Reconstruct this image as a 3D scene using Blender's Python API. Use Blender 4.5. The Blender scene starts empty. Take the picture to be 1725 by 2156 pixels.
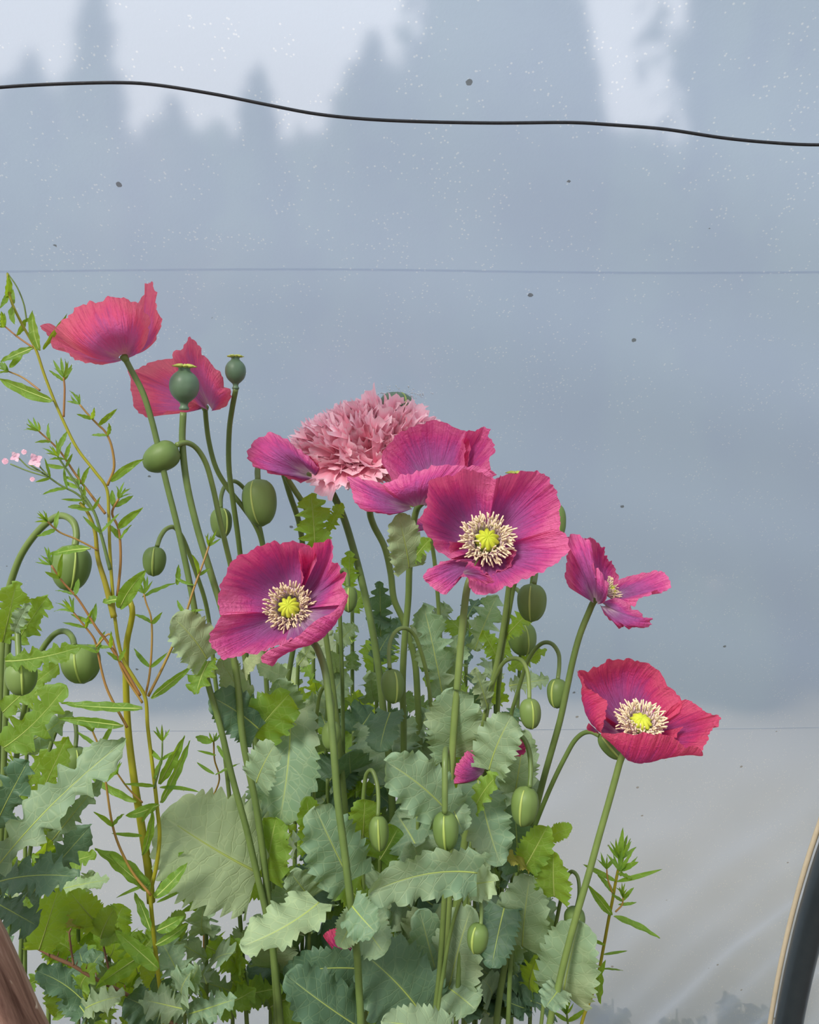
import bpy, math, random
import numpy as np
from mathutils import Vector, Matrix

# ------------------------------------------------------------------ camera, sky, light, exposure
SC = bpy.context.scene
F, CX, CY, CAMZ = 1725.0, 862.5, 1078.0, 1.35
cam_d = bpy.data.cameras.new('camera')
cam_d.sensor_fit = 'HORIZONTAL'; cam_d.sensor_width = 36.0; cam_d.lens = 36.0
cam_d.clip_start = 0.02; cam_d.clip_end = 200
cam = bpy.data.objects.new('camera', cam_d)
SC.collection.objects.link(cam)
cam.location = (0, 0, CAMZ); cam.rotation_euler = (math.radians(90), 0, 0)
SC.camera = cam

world = bpy.data.worlds.new('sky'); SC.world = world; world.use_nodes = True
wn = world.node_tree; wn.nodes.clear()
_o = wn.nodes.new('ShaderNodeOutputWorld'); _b = wn.nodes.new('ShaderNodeBackground')
_t = wn.nodes.new('ShaderNodeTexCoord'); _s = wn.nodes.new('ShaderNodeSeparateXYZ')
_r = wn.nodes.new('ShaderNodeValToRGB')
_r.color_ramp.elements[0].position = 0.0; _r.color_ramp.elements[0].color = (0.72, 0.70, 0.70, 1)
_r.color_ramp.elements[1].position = 1.0; _r.color_ramp.elements[1].color = (1.50, 1.58, 1.72, 1)
wn.links.new(_t.outputs['Generated'], _s.inputs[0]); wn.links.new(_s.outputs['Z'], _r.inputs[0])
wn.links.new(_r.outputs[0], _b.inputs[0]); wn.links.new(_b.outputs[0], _o.inputs[0])
_b.inputs[1].default_value = 0.95

sun_d = bpy.data.lights.new('sun', 'SUN'); sun_d.energy = 3.7; sun_d.angle = math.radians(15); sun_d.color = (1.0, 0.95, 0.86)
sun = bpy.data.objects.new('sun', sun_d); SC.collection.objects.link(sun)
sun.rotation_euler = Vector((0.55, 0.90, -0.72)).to_track_quat('-Z', 'Y').to_euler()

SC.view_settings.view_transform = 'Standard'; SC.view_settings.look = 'None'
SC.view_settings.gamma = 1.0; SC.view_settings.use_curve_mapping = False
SC.view_settings.exposure = 0.0
try:
    SC.cycles.use_denoising = True; SC.cycles.max_bounces = 7; SC.cycles.diffuse_bounces = 4
    SC.cycles.use_adaptive_sampling = True; SC.cycles.adaptive_threshold = 0.03
    SC.cycles.transmission_bounces = 5; SC.cycles.transparent_max_bounces = 8
except Exception: pass

# ------------------------------------------------------------------ helpers
RNG = np.random.RandomState(7)
def P(px, py, D):
    return np.array([(px - CX) * D / F, D, CAMZ - (py - CY) * D / F])
def nz(v):
    v = np.asarray(v, float); n = np.linalg.norm(v); return v / n if n > 1e-12 else v
def nzr(a):
    return a / np.maximum(np.linalg.norm(a, axis=-1, keepdims=True), 1e-12)
def catmull(pts, n):
    p = np.asarray(pts, float)
    if len(p) == 2:
        return p[0] + (p[1] - p[0]) * np.linspace(0, 1, n)[:, None]
    d = np.linalg.norm(np.diff(p, axis=0), axis=1); cum = np.r_[0, np.cumsum(d)]
    q = np.vstack([2 * p[0] - p[1], p, 2 * p[-1] - p[-2]])
    tt = np.linspace(0, cum[-1], n); out = np.empty((n, p.shape[1]))
    idx = np.clip(np.searchsorted(cum, tt, side='right') - 1, 0, len(p) - 2)
    u = ((tt - cum[idx]) / np.maximum(d[idx], 1e-9))[:, None]
    a, b, c, e = q[idx], q[idx + 1], q[idx + 2], q[idx + 3]
    # tangents limited by the segment length keep long and short segments smooth
    m1 = 0.5 * (c - a); m2 = 0.5 * (e - b)
    L = d[idx][:, None]
    for m in (m1, m2):
        k = np.linalg.norm(m, axis=1, keepdims=True); np.multiply(m, np.minimum(1, 1.2 * L / np.maximum(k, 1e-9)), out=m)
    u2, u3 = u * u, u ** 3
    return (2*u3 - 3*u2 + 1) * b + (u3 - 2*u2 + u) * m1 + (-2*u3 + 3*u2) * c + (u3 - u2) * m2
_FC = {}
def faces(nr, nc, wrap):
    k = (nr, nc, wrap)
    if k not in _FC:
        i, j = np.meshgrid(np.arange(nr - 1), np.arange(nc if wrap else nc - 1), indexing='ij')
        j2 = (j + 1) % nc
        _FC[k] = np.stack([i*nc + j, i*nc + j2, (i+1)*nc + j2, (i+1)*nc + j], -1).reshape(-1, 4)
    return _FC[k]
def raw_mesh(name, V, Fq, UV=None, mats=(), mi=None, smooth=True):
    V = np.asarray(V, float).reshape(-1, 3)
    me = bpy.data.meshes.new(name)
    me.from_pydata(V.tolist(), [], Fq.tolist() if hasattr(Fq, 'tolist') else Fq)
    if UV is not None:
        ul = me.uv_layers.new(name='UVMap')
        li = np.empty(len(me.loops), np.int32); me.loops.foreach_get('vertex_index', li)
        ul.data.foreach_set('uv', np.asarray(UV, np.float32).reshape(-1, 2)[li].ravel())
    for m in mats: me.materials.append(m)
    if mi is not None: me.polygons.foreach_set('material_index', np.asarray(mi, np.int32))
    if smooth: me.polygons.foreach_set('use_smooth', np.ones(len(me.polygons), bool))
    me.update()
    return me
def link(name, me, parent=None):
    o = bpy.data.objects.new(name, me); SC.collection.objects.link(o)
    if parent is not None: o.parent = parent
    return o
def tag(o, label, cat, group=None, kind=None):
    if label: o['label'] = label
    if cat: o['category'] = cat
    if group: o['group'] = group
    if kind: o['kind'] = kind
    return o
class Thing:
    def __init__(s, name, label, cat, loc, group=None):
        s.o = np.array(loc, float); s.root = bpy.data.objects.new(name, None)
        SC.collection.objects.link(s.root); s.root.location = tuple(s.o); s.root.empty_display_size = 0.02
        tag(s.root, label, cat, group)
    def part(s, name, me_args, mat, parent=None, kind=None, label=None):
        V, Fq, UV = me_args
        me = raw_mesh(name, np.asarray(V).reshape(-1, 3) - s.o, Fq, UV, (mat,) if not isinstance(mat, (tuple, list)) else mat)
        o = link(name, me, parent or s.root)
        if kind: o['kind'] = kind
        if label: o['label'] = label
        return o
def grid(V, UV=None, wrap=False):
    nr, nc = V.shape[:2]
    if UV is None:
        a, b = np.meshgrid(np.linspace(0, 1, nr), np.linspace(0, 1, nc), indexing='ij'); UV = np.stack([b, a], -1)
    return V.reshape(-1, 3), faces(nr, nc, wrap), UV.reshape(-1, 2)
def merge(*gs):
    Vs, Fs, Us, k = [], [], [], 0
    for V, f, u in gs:
        Vs.append(V); Fs.append(np.asarray(f) + k); Us.append(u); k += len(V)
    return np.vstack(Vs), np.vstack(Fs), np.vstack(Us)
def tube(pts, rad, ns=8, closed=True):
    p = np.asarray(pts, float); n = len(p)
    al = np.r_[0, np.cumsum(np.linalg.norm(np.diff(p, axis=0), axis=1))]; al /= max(al[-1], 1e-9)
    r = np.interp(al, np.linspace(0, 1, len(np.atleast_1d(rad))), np.atleast_1d(rad))
    T = nzr(np.gradient(p, axis=0))
    up = np.array([0, 1, 0.]) if abs(T[0][1]) < 0.9 else np.array([1., 0, 0])
    N = np.empty_like(T); N[0] = nz(np.cross(T[0], up))
    for i in range(1, n):
        v = N[i-1] - T[i] * np.dot(N[i-1], T[i]); N[i] = nz(v)
    B = np.cross(T, N)
    if closed:
        p = np.vstack([p[:1], p, p[-1:]]); r = np.r_[r[0]*0.02, r, r[-1]*0.02]
        N = np.vstack([N[:1], N, N[-1:]]); B = np.vstack([B[:1], B, B[-1:]]); n += 2
    a = np.linspace(0, 2*math.pi, ns, endpoint=False)
    V = p[:, None] + r[:, None, None] * (np.cos(a)[None, :, None] * N[:, None] + np.sin(a)[None, :, None] * B[:, None])
    return grid(V, None, True)
def frame(ax):
    ax = nz(ax); u = nz(np.cross(ax, [0.3, 0.1, 1.0] if abs(ax[2]) < 0.9 else [1.0, 0, 0])); v = np.cross(ax, u)
    return ax, u, v
def lathe(c, ax, prof, ns=20, mod=None):
    """prof: list of (height, radius) along the axis from c"""
    ax, u, v = frame(ax); pr = np.asarray(prof, float); a = np.linspace(0, 2*math.pi, ns, endpoint=False)
    rr = pr[:, 1][:, None] * (np.ones((len(pr), ns)) if mod is None else mod(np.linspace(0, 1, len(pr))[:, None], a[None, :]))
    V = c + pr[:, 0][:, None, None]*ax + rr[..., None]*(np.cos(a)[None, :, None]*u + np.sin(a)[None, :, None]*v)
    return grid(V, None, True)

# ------------------------------------------------------------------ node materials
def newmat(name):
    m = bpy.data.materials.new(name); m.use_nodes = True; m.node_tree.nodes.clear(); return m, m.node_tree
class NT:
    def __init__(s, nt): s.t = nt
    def n(s, typ, **kw):
        x = s.t.nodes.new(typ)
        for k, v in kw.items(): setattr(x, k, v)
        return x
    def l(s, a, b): s.t.links.new(a, b)
    def math(s, op, a, b=None, c=None, clamp=False):
        x = s.n('ShaderNodeMath', operation=op); x.use_clamp = clamp
        for i, v in enumerate((a, b, c)):
            if v is None: continue
            if isinstance(v, (int, float)): x.inputs[i].default_value = v
            else: s.l(v, x.inputs[i])
        return x.outputs[0]
    def ramp(s, fac, stops, interp='LINEAR'):
        x = s.n('ShaderNodeValToRGB'); cr = x.color_ramp; cr.interpolation = interp
        while len(cr.elements) < len(stops): cr.elements.new(0.5)
        for e, (p, c) in zip(cr.elements, stops):
            e.position = p; e.color = (*c, 1) if len(c) == 3 else c
        s.l(fac, x.inputs[0]); return x.outputs[0]
    def mix(s, fac, a, b, mode='MIX'):
        x = s.n('ShaderNodeMix', data_type='RGBA', blend_type=mode)
        for sock, v in ((x.inputs[0], fac), (x.inputs[6], a), (x.inputs[7], b)):
            if isinstance(v, (int, float)): sock.default_value = v
            elif isinstance(v, tuple): sock.default_value = (*v, 1) if len(v) == 3 else v
            else: s.l(v, sock)
        return x.outputs[2]
    def noise(s, vec, scale, detail=3, rough=0.55, dist=0.0):
        x = s.n('ShaderNodeTexNoise'); x.inputs['Scale'].default_value = scale
        x.inputs['Detail'].default_value = detail; x.inputs['Roughness'].default_value = rough; x.inputs['Distortion'].default_value = dist
        if vec is not None: s.l(vec, x.inputs['Vector'])
        return x.outputs['Fac']
    def comb(s, x, y, z):
        c = s.n('ShaderNodeCombineXYZ')
        for i, v in enumerate((x, y, z)):
            if isinstance(v, (int, float)): c.inputs[i].default_value = v
            else: s.l(v, c.inputs[i])
        return c.outputs[0]
    def bump(s, h, strength, dist=0.001):
        b = s.n('ShaderNodeBump'); b.inputs['Strength'].default_value = strength; b.inputs['Distance'].default_value = dist
        s.l(h, b.inputs['Height']); return b.outputs[0]
    def pbr(s, col, rough=0.5, spec=0.4, normal=None, trans=None, tfac=0.0, metal=0.0):
        p = s.n('ShaderNodeBsdfPrincipled'); p.inputs['Roughness'].default_value = rough
        p.inputs['Specular IOR Level'].default_value = spec; p.inputs['Metallic'].default_value = metal
        if isinstance(col, tuple): p.inputs['Base Color'].default_value = (*col, 1)
        else: s.l(col, p.inputs['Base Color'])
        if normal is not None: s.l(normal, p.inputs['Normal'])
        out = s.n('ShaderNodeOutputMaterial'); sh = p.outputs[0]
        if trans is not None:
            t = s.n('ShaderNodeBsdfTranslucent'); m = s.n('ShaderNodeMixShader'); m.inputs[0].default_value = tfac
            if isinstance(trans, tuple): t.inputs[0].default_value = (*trans, 1)
            else: s.l(trans, t.inputs[0])
            if normal is not None: s.l(normal, t.inputs['Normal'])
            s.l(p.outputs[0], m.inputs[1]); s.l(t.outputs[0], m.inputs[2]); sh = m.outputs[0]
        s.l(sh, out.inputs[0])
def leaf_mat(name, ca, cb, vein, tr, tfac, rough=0.55, nv=7.0, slope=1.5, spec=0.35, dust=None):
    m, nt = newmat(name); t = NT(nt)
    uv = t.n('ShaderNodeTexCoord').outputs['UV']; sp = t.n('ShaderNodeSeparateXYZ'); t.l(uv, sp.inputs[0])
    obj = t.n('ShaderNodeTexCoord').outputs['Object']
    rnd = t.n('ShaderNodeObjectInfo').outputs['Random']
    a = t.math('ABSOLUTE', t.math('SUBTRACT', t.math('MULTIPLY', sp.outputs[0], 2.0), 1.0))
    u = sp.outputs[1]
    wob = t.math('MULTIPLY', t.noise(obj, 90.0, 2), 0.5)
    ph = t.math('FRACT', t.math('ADD', t.math('SUBTRACT', t.math('MULTIPLY', u, nv), t.math('MULTIPLY', a, slope)), wob))
    d = t.math('ABSOLUTE', t.math('SUBTRACT', ph, 0.5))
    side = t.math('MULTIPLY', t.math('SUBTRACT', 1.0, t.math('MULTIPLY', d, 16.0), clamp=True), t.math('SUBTRACT', 1.0, t.math('MULTIPLY', a, 0.75), clamp=True), clamp=True)
    vor = t.n('ShaderNodeTexVoronoi', feature='DISTANCE_TO_EDGE'); vor.inputs['Scale'].default_value = 110.0; t.l(obj, vor.inputs['Vector'])
    net = t.math('MULTIPLY', t.math('SUBTRACT', 1.0, t.math('MULTIPLY', vor.outputs['Distance'], 14.0), clamp=True), 0.35)
    mid = t.math('SUBTRACT', 1.0, t.math('MULTIPLY', a, 16.0), clamp=True)
    vm = t.math('MAXIMUM', t.math('MAXIMUM', t.math('MULTIPLY', side, 0.75), net), mid)
    nse = t.noise(obj, 28.0, 4)
    f = t.math('ADD', t.math('MULTIPLY', nse, 0.8), t.math('MULTIPLY', t.math('SUBTRACT', rnd, 0.5), 0.9), clamp=True)
    base = t.mix(f, ca, cb)
    if dust:
        base = t.mix(t.math('MULTIPLY', t.math('MULTIPLY', t.math('SUBTRACT', t.noise(obj, 13.0, 3), 0.52, clamp=True), 4.0, clamp=True), 0.55), base, dust)
    col = t.mix(t.math('MULTIPLY', vm, 0.75), base, vein)
    trc = t.mix(t.math('MULTIPLY', vm, 0.75), t.mix(f, tr, tuple(0.72*x for x in tr)), vein)
    nrm = t.bump(t.math('ADD', t.math('MULTIPLY', vm, -0.6), t.math('MULTIPLY', nse, 0.8)), 0.5, 0.0012)
    t.pbr(col, rough, spec, nrm, trc, tfac)
    return m
def petal_mat(name, stops, tstops, tfac, pleat=1.0):
    m, nt = newmat(name); t = NT(nt)
    uv = t.n('ShaderNodeTexCoord').outputs['UV']; sp = t.n('ShaderNodeSeparateXYZ'); t.l(uv, sp.inputs[0])
    rnd = t.n('ShaderNodeObjectInfo').outputs['Random']
    st = t.noise(t.comb(t.math('MULTIPLY', sp.outputs[0], 60.0), t.math('MULTIPLY', sp.outputs[1], 2.2), t.math('MULTIPLY', rnd, 40.0)), 1.0, 3, 0.6)
    st2 = t.noise(t.comb(t.math('MULTIPLY', sp.outputs[0], 7.0), t.math('MULTIPLY', sp.outputs[1], 2.0), t.math('MULTIPLY', rnd, 30.0)), 1.0, 3, 0.6)
    edge = t.math('POWER', t.math('ABSOLUTE', t.math('SUBTRACT', t.math('MULTIPLY', sp.outputs[0], 2.0), 1.0)), 3.0)
    k = t.math('ADD', t.math('ADD', sp.outputs[1], t.math('MULTIPLY', t.math('SUBTRACT', st, 0.5), 0.5)),
               t.math('ADD', t.math('MULTIPLY', t.math('SUBTRACT', st2, 0.5), 0.55), t.math('MULTIPLY', t.math('MULTIPLY', edge, sp.outputs[1]), 0.35)), clamp=True)
    base = t.ramp(k, stops); tr = t.ramp(k, tstops)
    dark = t.math('MULTIPLY', t.math('SUBTRACT', 0.5, st, clamp=True), 2.2, clamp=True)
    base = t.mix(t.math('MULTIPLY', dark, 0.72), base, (0.16, 0.014, 0.10))
    cr = t.noise(t.comb(t.math('MULTIPLY', sp.outputs[0], 22.0), t.math('MULTIPLY', sp.outputs[1], 13.0), t.math('MULTIPLY', rnd, 50.0)), 1.0, 3, 0.6, 0.6)
    nrm = t.bump(t.math('ADD', st, t.math('MULTIPLY', t.math('MULTIPLY', cr, sp.outputs[1]), 1.1)), 0.9 * pleat, 0.0024)
    t.pbr(base, 0.6, 0.25, nrm, tr, tfac)
    return m
MAT = {}
MAT['petal'] = petal_mat('petal_magenta',
    [(0.0, (0.76, 0.63, 0.70)), (0.12, (0.58, 0.36, 0.56)), (0.30, (0.37, 0.135, 0.36)), (0.58, (0.45, 0.10, 0.35)), (0.80, (0.62, 0.085, 0.32)), (1.0, (0.78, 0.18, 0.40))],
    [(0.0, (0.8, 0.5, 0.55)), (0.2, (0.52, 0.14, 0.36)), (0.5, (0.62, 0.07, 0.29)), (0.8, (0.85, 0.06, 0.23)), (1.0, (0.95, 0.12, 0.27))], 0.40)
MAT['petal_red'] = petal_mat('petal_crimson_pink',
    [(0.0, (0.64, 0.46, 0.54)), (0.13, (0.40, 0.16, 0.36)), (0.40, (0.30, 0.065, 0.24)), (0.65, (0.42, 0.045, 0.20)), (0.85, (0.58, 0.045, 0.175)), (1.0, (0.68, 0.09, 0.20))],
    [(0.0, (0.8, 0.5, 0.5)), (0.2, (0.55, 0.14, 0.36)), (0.5, (0.68, 0.09, 0.28)), (0.75, (0.95, 0.08, 0.19)), (1.0, (1.0, 0.15, 0.23))], 0.45)
MAT['petal_backlit'] = petal_mat('petal_backlit',  # lighter petal copy: backlit glow of the upper-left flowers put into its colours
    [(0.0, (0.50, 0.28, 0.40)), (0.15, (0.50, 0.20, 0.42)), (0.45, (0.54, 0.13, 0.36)), (0.70, (0.74, 0.11, 0.26)), (1.0, (0.84, 0.17, 0.27))],
    [(0.0, (0.8, 0.5, 0.5)), (0.2, (0.66, 0.24, 0.50)), (0.5, (0.78, 0.17, 0.42)), (0.75, (1.0, 0.15, 0.26)), (1.0, (1.0, 0.24, 0.30))], 0.5)
MAT['petal_pink'] = petal_mat('petal_pale_pink',
    [(0.0, (0.93, 0.26, 0.40)), (0.35, (0.99, 0.42, 0.54)), (0.75, (1.0, 0.54, 0.66)), (1.0, (1.0, 0.72, 0.80))],
    [(0.0, (0.95, 0.30, 0.40)), (0.5, (1.0, 0.46, 0.58)), (1.0, (1.0, 0.62, 0.72))], 0.22, 0.25)
# dark pleat tint is too strong for the pale flower: give it its own shade
for nd in MAT['petal_pink'].node_tree.nodes:
    if nd.type == 'MIX' and abs(nd.inputs[7].default_value[0] - 0.16) < 0.01: nd.inputs[7].default_value = (0.96, 0.34, 0.47, 1)
MAT['gl'] = leaf_mat('leaf_glaucous', (0.175, 0.285, 0.180), (0.285, 0.390, 0.235), (0.42, 0.52, 0.28), (0.34, 0.50, 0.05), 0.30, 0.55, dust=(0.45, 0.46, 0.26))
MAT['pale'] = leaf_mat('leaf_pale', (0.28, 0.40, 0.22), (0.38, 0.48, 0.28), (0.50, 0.60, 0.30), (0.40, 0.55, 0.09), 0.30, 0.6, dust=(0.50, 0.50, 0.28))
MAT['fr'] = leaf_mat('leaf_fresh', (0.12, 0.24, 0.045), (0.20, 0.35, 0.065), (0.42, 0.55, 0.13), (0.56, 0.74, 0.025), 0.5, 0.5)
MAT['dk'] = leaf_mat('leaf_blue_green', (0.075, 0.150, 0.095), (0.125, 0.215, 0.125), (0.22, 0.32, 0.16), (0.20, 0.34, 0.04), 0.25, 0.5)
MAT['wl'] = leaf_mat('leaf_willowherb', (0.11, 0.24, 0.04), (0.19, 0.36, 0.05), (0.42, 0.56, 0.10), (0.46, 0.66, 0.02), 0.48, 0.45, 8.0, 2.6)
MAT['br'] = leaf_mat('leaf_bramble', (0.15, 0.28, 0.04), (0.24, 0.34, 0.06), (0.38, 0.50, 0.12), (0.50, 0.62, 0.03), 0.45, 0.5, 6.0, 1.4)
MAT['ol'] = leaf_mat('leaf_olive', (0.24, 0.22, 0.05), (0.30, 0.30, 0.06), (0.40, 0.36, 0.12), (0.45, 0.42, 0.03), 0.45, 0.5, 6.0, 1.4)
def simple(name, ca, cb, scale=40, rough=0.5, spec=0.35, stretch=(1, 1, 1), bump=0.2, tr=None, tf=0.0, metal=0.0, rand=0.5):
    m, nt = newmat(name); t = NT(nt)
    mp = t.n('ShaderNodeMapping'); mp.inputs['Scale'].default_value = stretch
    t.l(t.n('ShaderNodeTexCoord').outputs['Object'], mp.inputs[0])
    n = t.noise(mp.outputs[0], scale, 4); rnd = t.n('ShaderNodeObjectInfo').outputs['Random']
    f = t.math('ADD', n, t.math('MULTIPLY', t.math('SUBTRACT', rnd, 0.5), rand), clamp=True)
    t.pbr(t.mix(f, ca, cb), rough, spec, t.bump(n, bump, 0.001), tr, tf, metal); return m
MAT['stem'] = simple('stem_green', (0.095, 0.155, 0.042), (0.20, 0.275, 0.075), 60, 0.42, 0.45, tr=(0.35, 0.5, 0.03), tf=0.12)
MAT['wstem'] = simple('stem_willowherb', (0.26, 0.20, 0.02), (0.36, 0.37, 0.025), 14, 0.40, 0.45, tr=(0.6, 0.55, 0.02), tf=0.15)
MAT['rstem'] = simple('stem_reddish', (0.30, 0.12, 0.045), (0.36, 0.26, 0.05), 25, 0.42, 0.4, tr=(0.6, 0.3, 0.03), tf=0.12)
MAT['bstem'] = simple('stem_bramble', (0.13, 0.07, 0.04), (0.25, 0.13, 0.07), 30, 0.5, 0.35)
MAT['bud'] = simple('bud_green', (0.105, 0.175, 0.045), (0.19, 0.28, 0.08), 70, 0.5, 0.35, (1, 1, 0.3), 0.35, (0.3, 0.45, 0.03), 0.10)
MAT['seam'] = simple('sepal_seam', (0.28, 0.38, 0.08), (0.38, 0.46, 0.13), 50, 0.5)
MAT['pod'] = simple('pod_blue_green', (0.060, 0.120, 0.060), (0.14, 0.22, 0.14), 55, 0.45, 0.45, bump=0.3)
MAT['ypod'] = simple('pod_young', (0.24, 0.34, 0.05), (0.33, 0.43, 0.09), 90, 0.5)
MAT['stigma'] = simple('stigma_yellow_green', (0.48, 0.56, 0.03), (0.62, 0.68, 0.07), 120, 0.5, tr=(0.6, 0.7, 0.05), tf=0.15)
MAT['crown'] = simple('pod_crown', (0.34, 0.42, 0.05), (0.50, 0.54, 0.12), 120, 0.5)
MAT['anther'] = simple('anther_cream', (0.58, 0.46, 0.28), (0.80, 0.69, 0.48), 300, 0.6, 0.2)
MAT['filament'] = simple('filament_lilac', (0.55, 0.38, 0.44), (0.75, 0.60, 0.58), 300, 0.6, 0.2)
MAT['wflower'] = simple('small_pink_petal', (0.80, 0.42, 0.58), (0.88, 0.66, 0.74), 200, 0.6, tr=(0.9, 0.55, 0.65), tf=0.35)
MAT['wire'] = simple('wire_black', (0.020, 0.022, 0.026), (0.055, 0.058, 0.065), 300, 0.45)
MAT['steel'] = simple('hoop_steel', (0.045, 0.062, 0.078), (0.075, 0.095, 0.11), 30, 0.33, 0.5, bump=0.05, metal=0.55)
MAT['cream_strip'] = simple('strip_cream', (0.70, 0.58, 0.40), (0.82, 0.72, 0.54), 60, 0.6)
MAT['soil'] = simple('soil', (0.035, 0.024, 0.016), (0.10, 0.070, 0.045), 9, 0.9, 0.1, bump=0.8)
MAT['lawn'] = simple('outside_ground', (0.34, 0.31, 0.22), (0.50, 0.45, 0.34), 5, 0.9, 0.1, bump=0.5)
MAT['bark'] = simple('bark', (0.05, 0.04, 0.03), (0.11, 0.085, 0.06), 6, 0.9, 0.1)
MAT['crownf'] = simple('tree_foliage', (0.022, 0.045, 0.022), (0.055, 0.085, 0.038), 2, 0.8, 0.1)
MAT['weed'] = simple('weed_leaf', (0.32, 0.27, 0.10), (0.45, 0.40, 0.16), 30, 0.7, 0.1)
def wood_mat():
    m, nt = newmat('weathered_wood'); t = NT(nt)
    ob = t.n('ShaderNodeTexCoord').outputs['Object']
    mp = t.n('ShaderNodeMapping'); mp.inputs['Scale'].default_value = (9, 9, 0.9); t.l(ob, mp.inputs[0])
    g = t.noise(mp.outputs[0], 9.0, 6, 0.65, 0.4)
    mp2 = t.n('ShaderNodeMapping'); mp2.inputs['Scale'].default_value = (3, 3, 0.35); t.l(ob, mp2.inputs[0])
    g2 = t.noise(mp2.outputs[0], 12.0, 3)
    c = t.ramp(g, [(0.34, (0.09, 0.04, 0.028)), (0.5, (0.235, 0.128, 0.092)), (0.64, (0.40, 0.26, 0.20))])
    crack = t.math('MULTIPLY', t.math('SUBTRACT', g2, 0.62, clamp=True), 9.0, clamp=True)
    c = t.mix(t.math('MULTIPLY', crack, 0.5), c, (0.36, 0.23, 0.16))
    vo = t.n('ShaderNodeTexVoronoi'); vo.inputs['Scale'].default_value = 55.0; t.l(ob, vo.inputs['Vector'])
    fl = t.math('MULTIPLY', t.math('SUBTRACT', 0.22, vo.outputs['Distance'], clamp=True), 12.0, clamp=True)
    fl = t.math('MULTIPLY', fl, t.math('GREATER_THAN', t.noise(ob, 33.0, 2), 0.56))
    c = t.mix(fl, c, (0.50, 0.38, 0.29))
    t.pbr(c, 0.7, 0.25, t.bump(g, 0.5, 0.002)); return m
MAT['wood'] = wood_mat()
def film_mat():
    m, nt = newmat('polythene_film'); t = NT(nt)
    ob = t.n('ShaderNodeTexCoord').outputs['Object']
    cl = t.noise(ob, 1.6, 3)
    tint = t.mix(cl, (0.535, 0.64, 0.79), (0.605, 0.69, 0.815))
    v = t.n('ShaderNodeTexVoronoi'); v.inputs['Scale'].default_value = 260.0; t.l(ob, v.inputs['Vector'])
    sp = t.math('GREATER_THAN', t.math('SUBTRACT', 0.20, v.outputs['Distance']), 0.0)
    sp = t.math('MULTIPLY', sp, t.math('GREATER_THAN', t.noise(ob, 40.0, 2), 0.53))
    tint = t.mix(t.math('MULTIPLY', sp, 0.6), tint, (0.95, 0.96, 0.98))
    v2 = t.n('ShaderNodeTexVoronoi'); v2.inputs['Scale'].default_value = 24.0; t.l(ob, v2.inputs['Vector'])
    dist = t.math('ADD', v2.outputs['Distance'], t.math('MULTIPLY', t.noise(ob, 500.0, 2), 0.05))
    dk = t.math('GREATER_THAN', 0.080, dist)
    dk = t.math('MULTIPLY', dk, t.math('GREATER_THAN', t.noise(ob, 7.0, 2), 0.50))
    tint = t.mix(t.math('MULTIPLY', dk, 0.75), tint, (0.10, 0.09, 0.09))
    nrm = t.bump(t.noise(ob, 420.0, 2), 0.12, 0.0006)
    tr = t.n('ShaderNodeBsdfTranslucent'); t.l(tint, tr.inputs[0]); t.l(nrm, tr.inputs['Normal'])
    df = t.n('ShaderNodeBsdfDiffuse'); t.l(tint, df.inputs[0]); t.l(nrm, df.inputs['Normal'])
    rf = t.n('ShaderNodeBsdfRefraction'); rf.inputs['IOR'].default_value = 1.02; rf.inputs['Roughness'].default_value = 0.58
    rf.inputs['Color'].default_value = (1.0, 0.93, 0.84, 1)
    gl = t.n('ShaderNodeBsdfGlossy'); gl.inputs['Roughness'].default_value = 0.35; gl.inputs[0].default_value = (1, 1, 1, 1)
    m1 = t.n('ShaderNodeMixShader'); m1.inputs[0].default_value = 0.17
    t.l(tr.outputs[0], m1.inputs[1]); t.l(df.outputs[0], m1.inputs[2])
    m2 = t.n('ShaderNodeMixShader'); m2.inputs[0].default_value = 0.27
    t.l(m1.outputs[0], m2.inputs[1]); t.l(rf.outputs[0], m2.inputs[2])
    m3 = t.n('ShaderNodeMixShader'); m3.inputs[0].default_value = 0.04
    t.l(m2.outputs[0], m3.inputs[1]); t.l(gl.outputs[0], m3.inputs[2])
    out = t.n('ShaderNodeOutputMaterial'); t.l(m3.outputs[0], out.inputs[0]); return m
MAT['film'] = film_mat()
# ------------------------------------------------------------------ the tunnel: floor, film, seams, hoop, wire
YC, ZC, RF = -0.498, -0.145, 2.07
def film_D(py):
    k = -(py - CY) / F; A = 1 + k*k; B = -2*YC + 2*k*(CAMZ - ZC); C = YC*YC + (CAMZ - ZC)**2 - RF*RF
    return (-B + math.sqrt(B*B - 4*A*C)) / (2*A)
def sm(x, a, b):
    t = np.clip((x - a) / (b - a), 0, 1); return t*t*(3 - 2*t)
def film_off(x, phi):
    """slack and folds of the sheet, along its normal"""
    s = RF * phi
    q = -0.76 * x + 0.65 * s + 0.03*np.sin(3.1*x + 1.0)
    fold = (np.sin(2*math.pi*q/0.097 + 1.5*np.sin(9*q) + 0.8*np.sin(4*x + 3*s))*(0.65 + 0.5*np.sin(6*x - 4*s)) + 0.7*np.sin(2*math.pi*q/0.171 + 1.0)) * sm(x, 0.0, 0.34) * (1 - sm(s, 0.75, 1.35))
    slack = 0.006*np.sin(2.1*x + 1.0) * np.sin(1.7*s) + 0.004*np.sin(4.7*x - 2.2*s + 0.6)
    soft = 0.0018*np.sin(2*math.pi*(s + 0.25*x)/0.21 + np.sin(3*x)) * sm(x, -0.6, 0.4)
    return 0.0062*fold + slack + soft
def film_pt(x, phi, off=0.0):
    x, phi = np.broadcast_arrays(np.asarray(x, float), np.asarray(phi, float))
    r = RF + film_off(x, phi) + off
    return np.stack([x, YC + r*np.cos(phi), ZC + r*np.sin(phi)], -1)
PH0, PH1 = math.asin((0.0 - ZC)/RF), math.radians(67)
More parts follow.
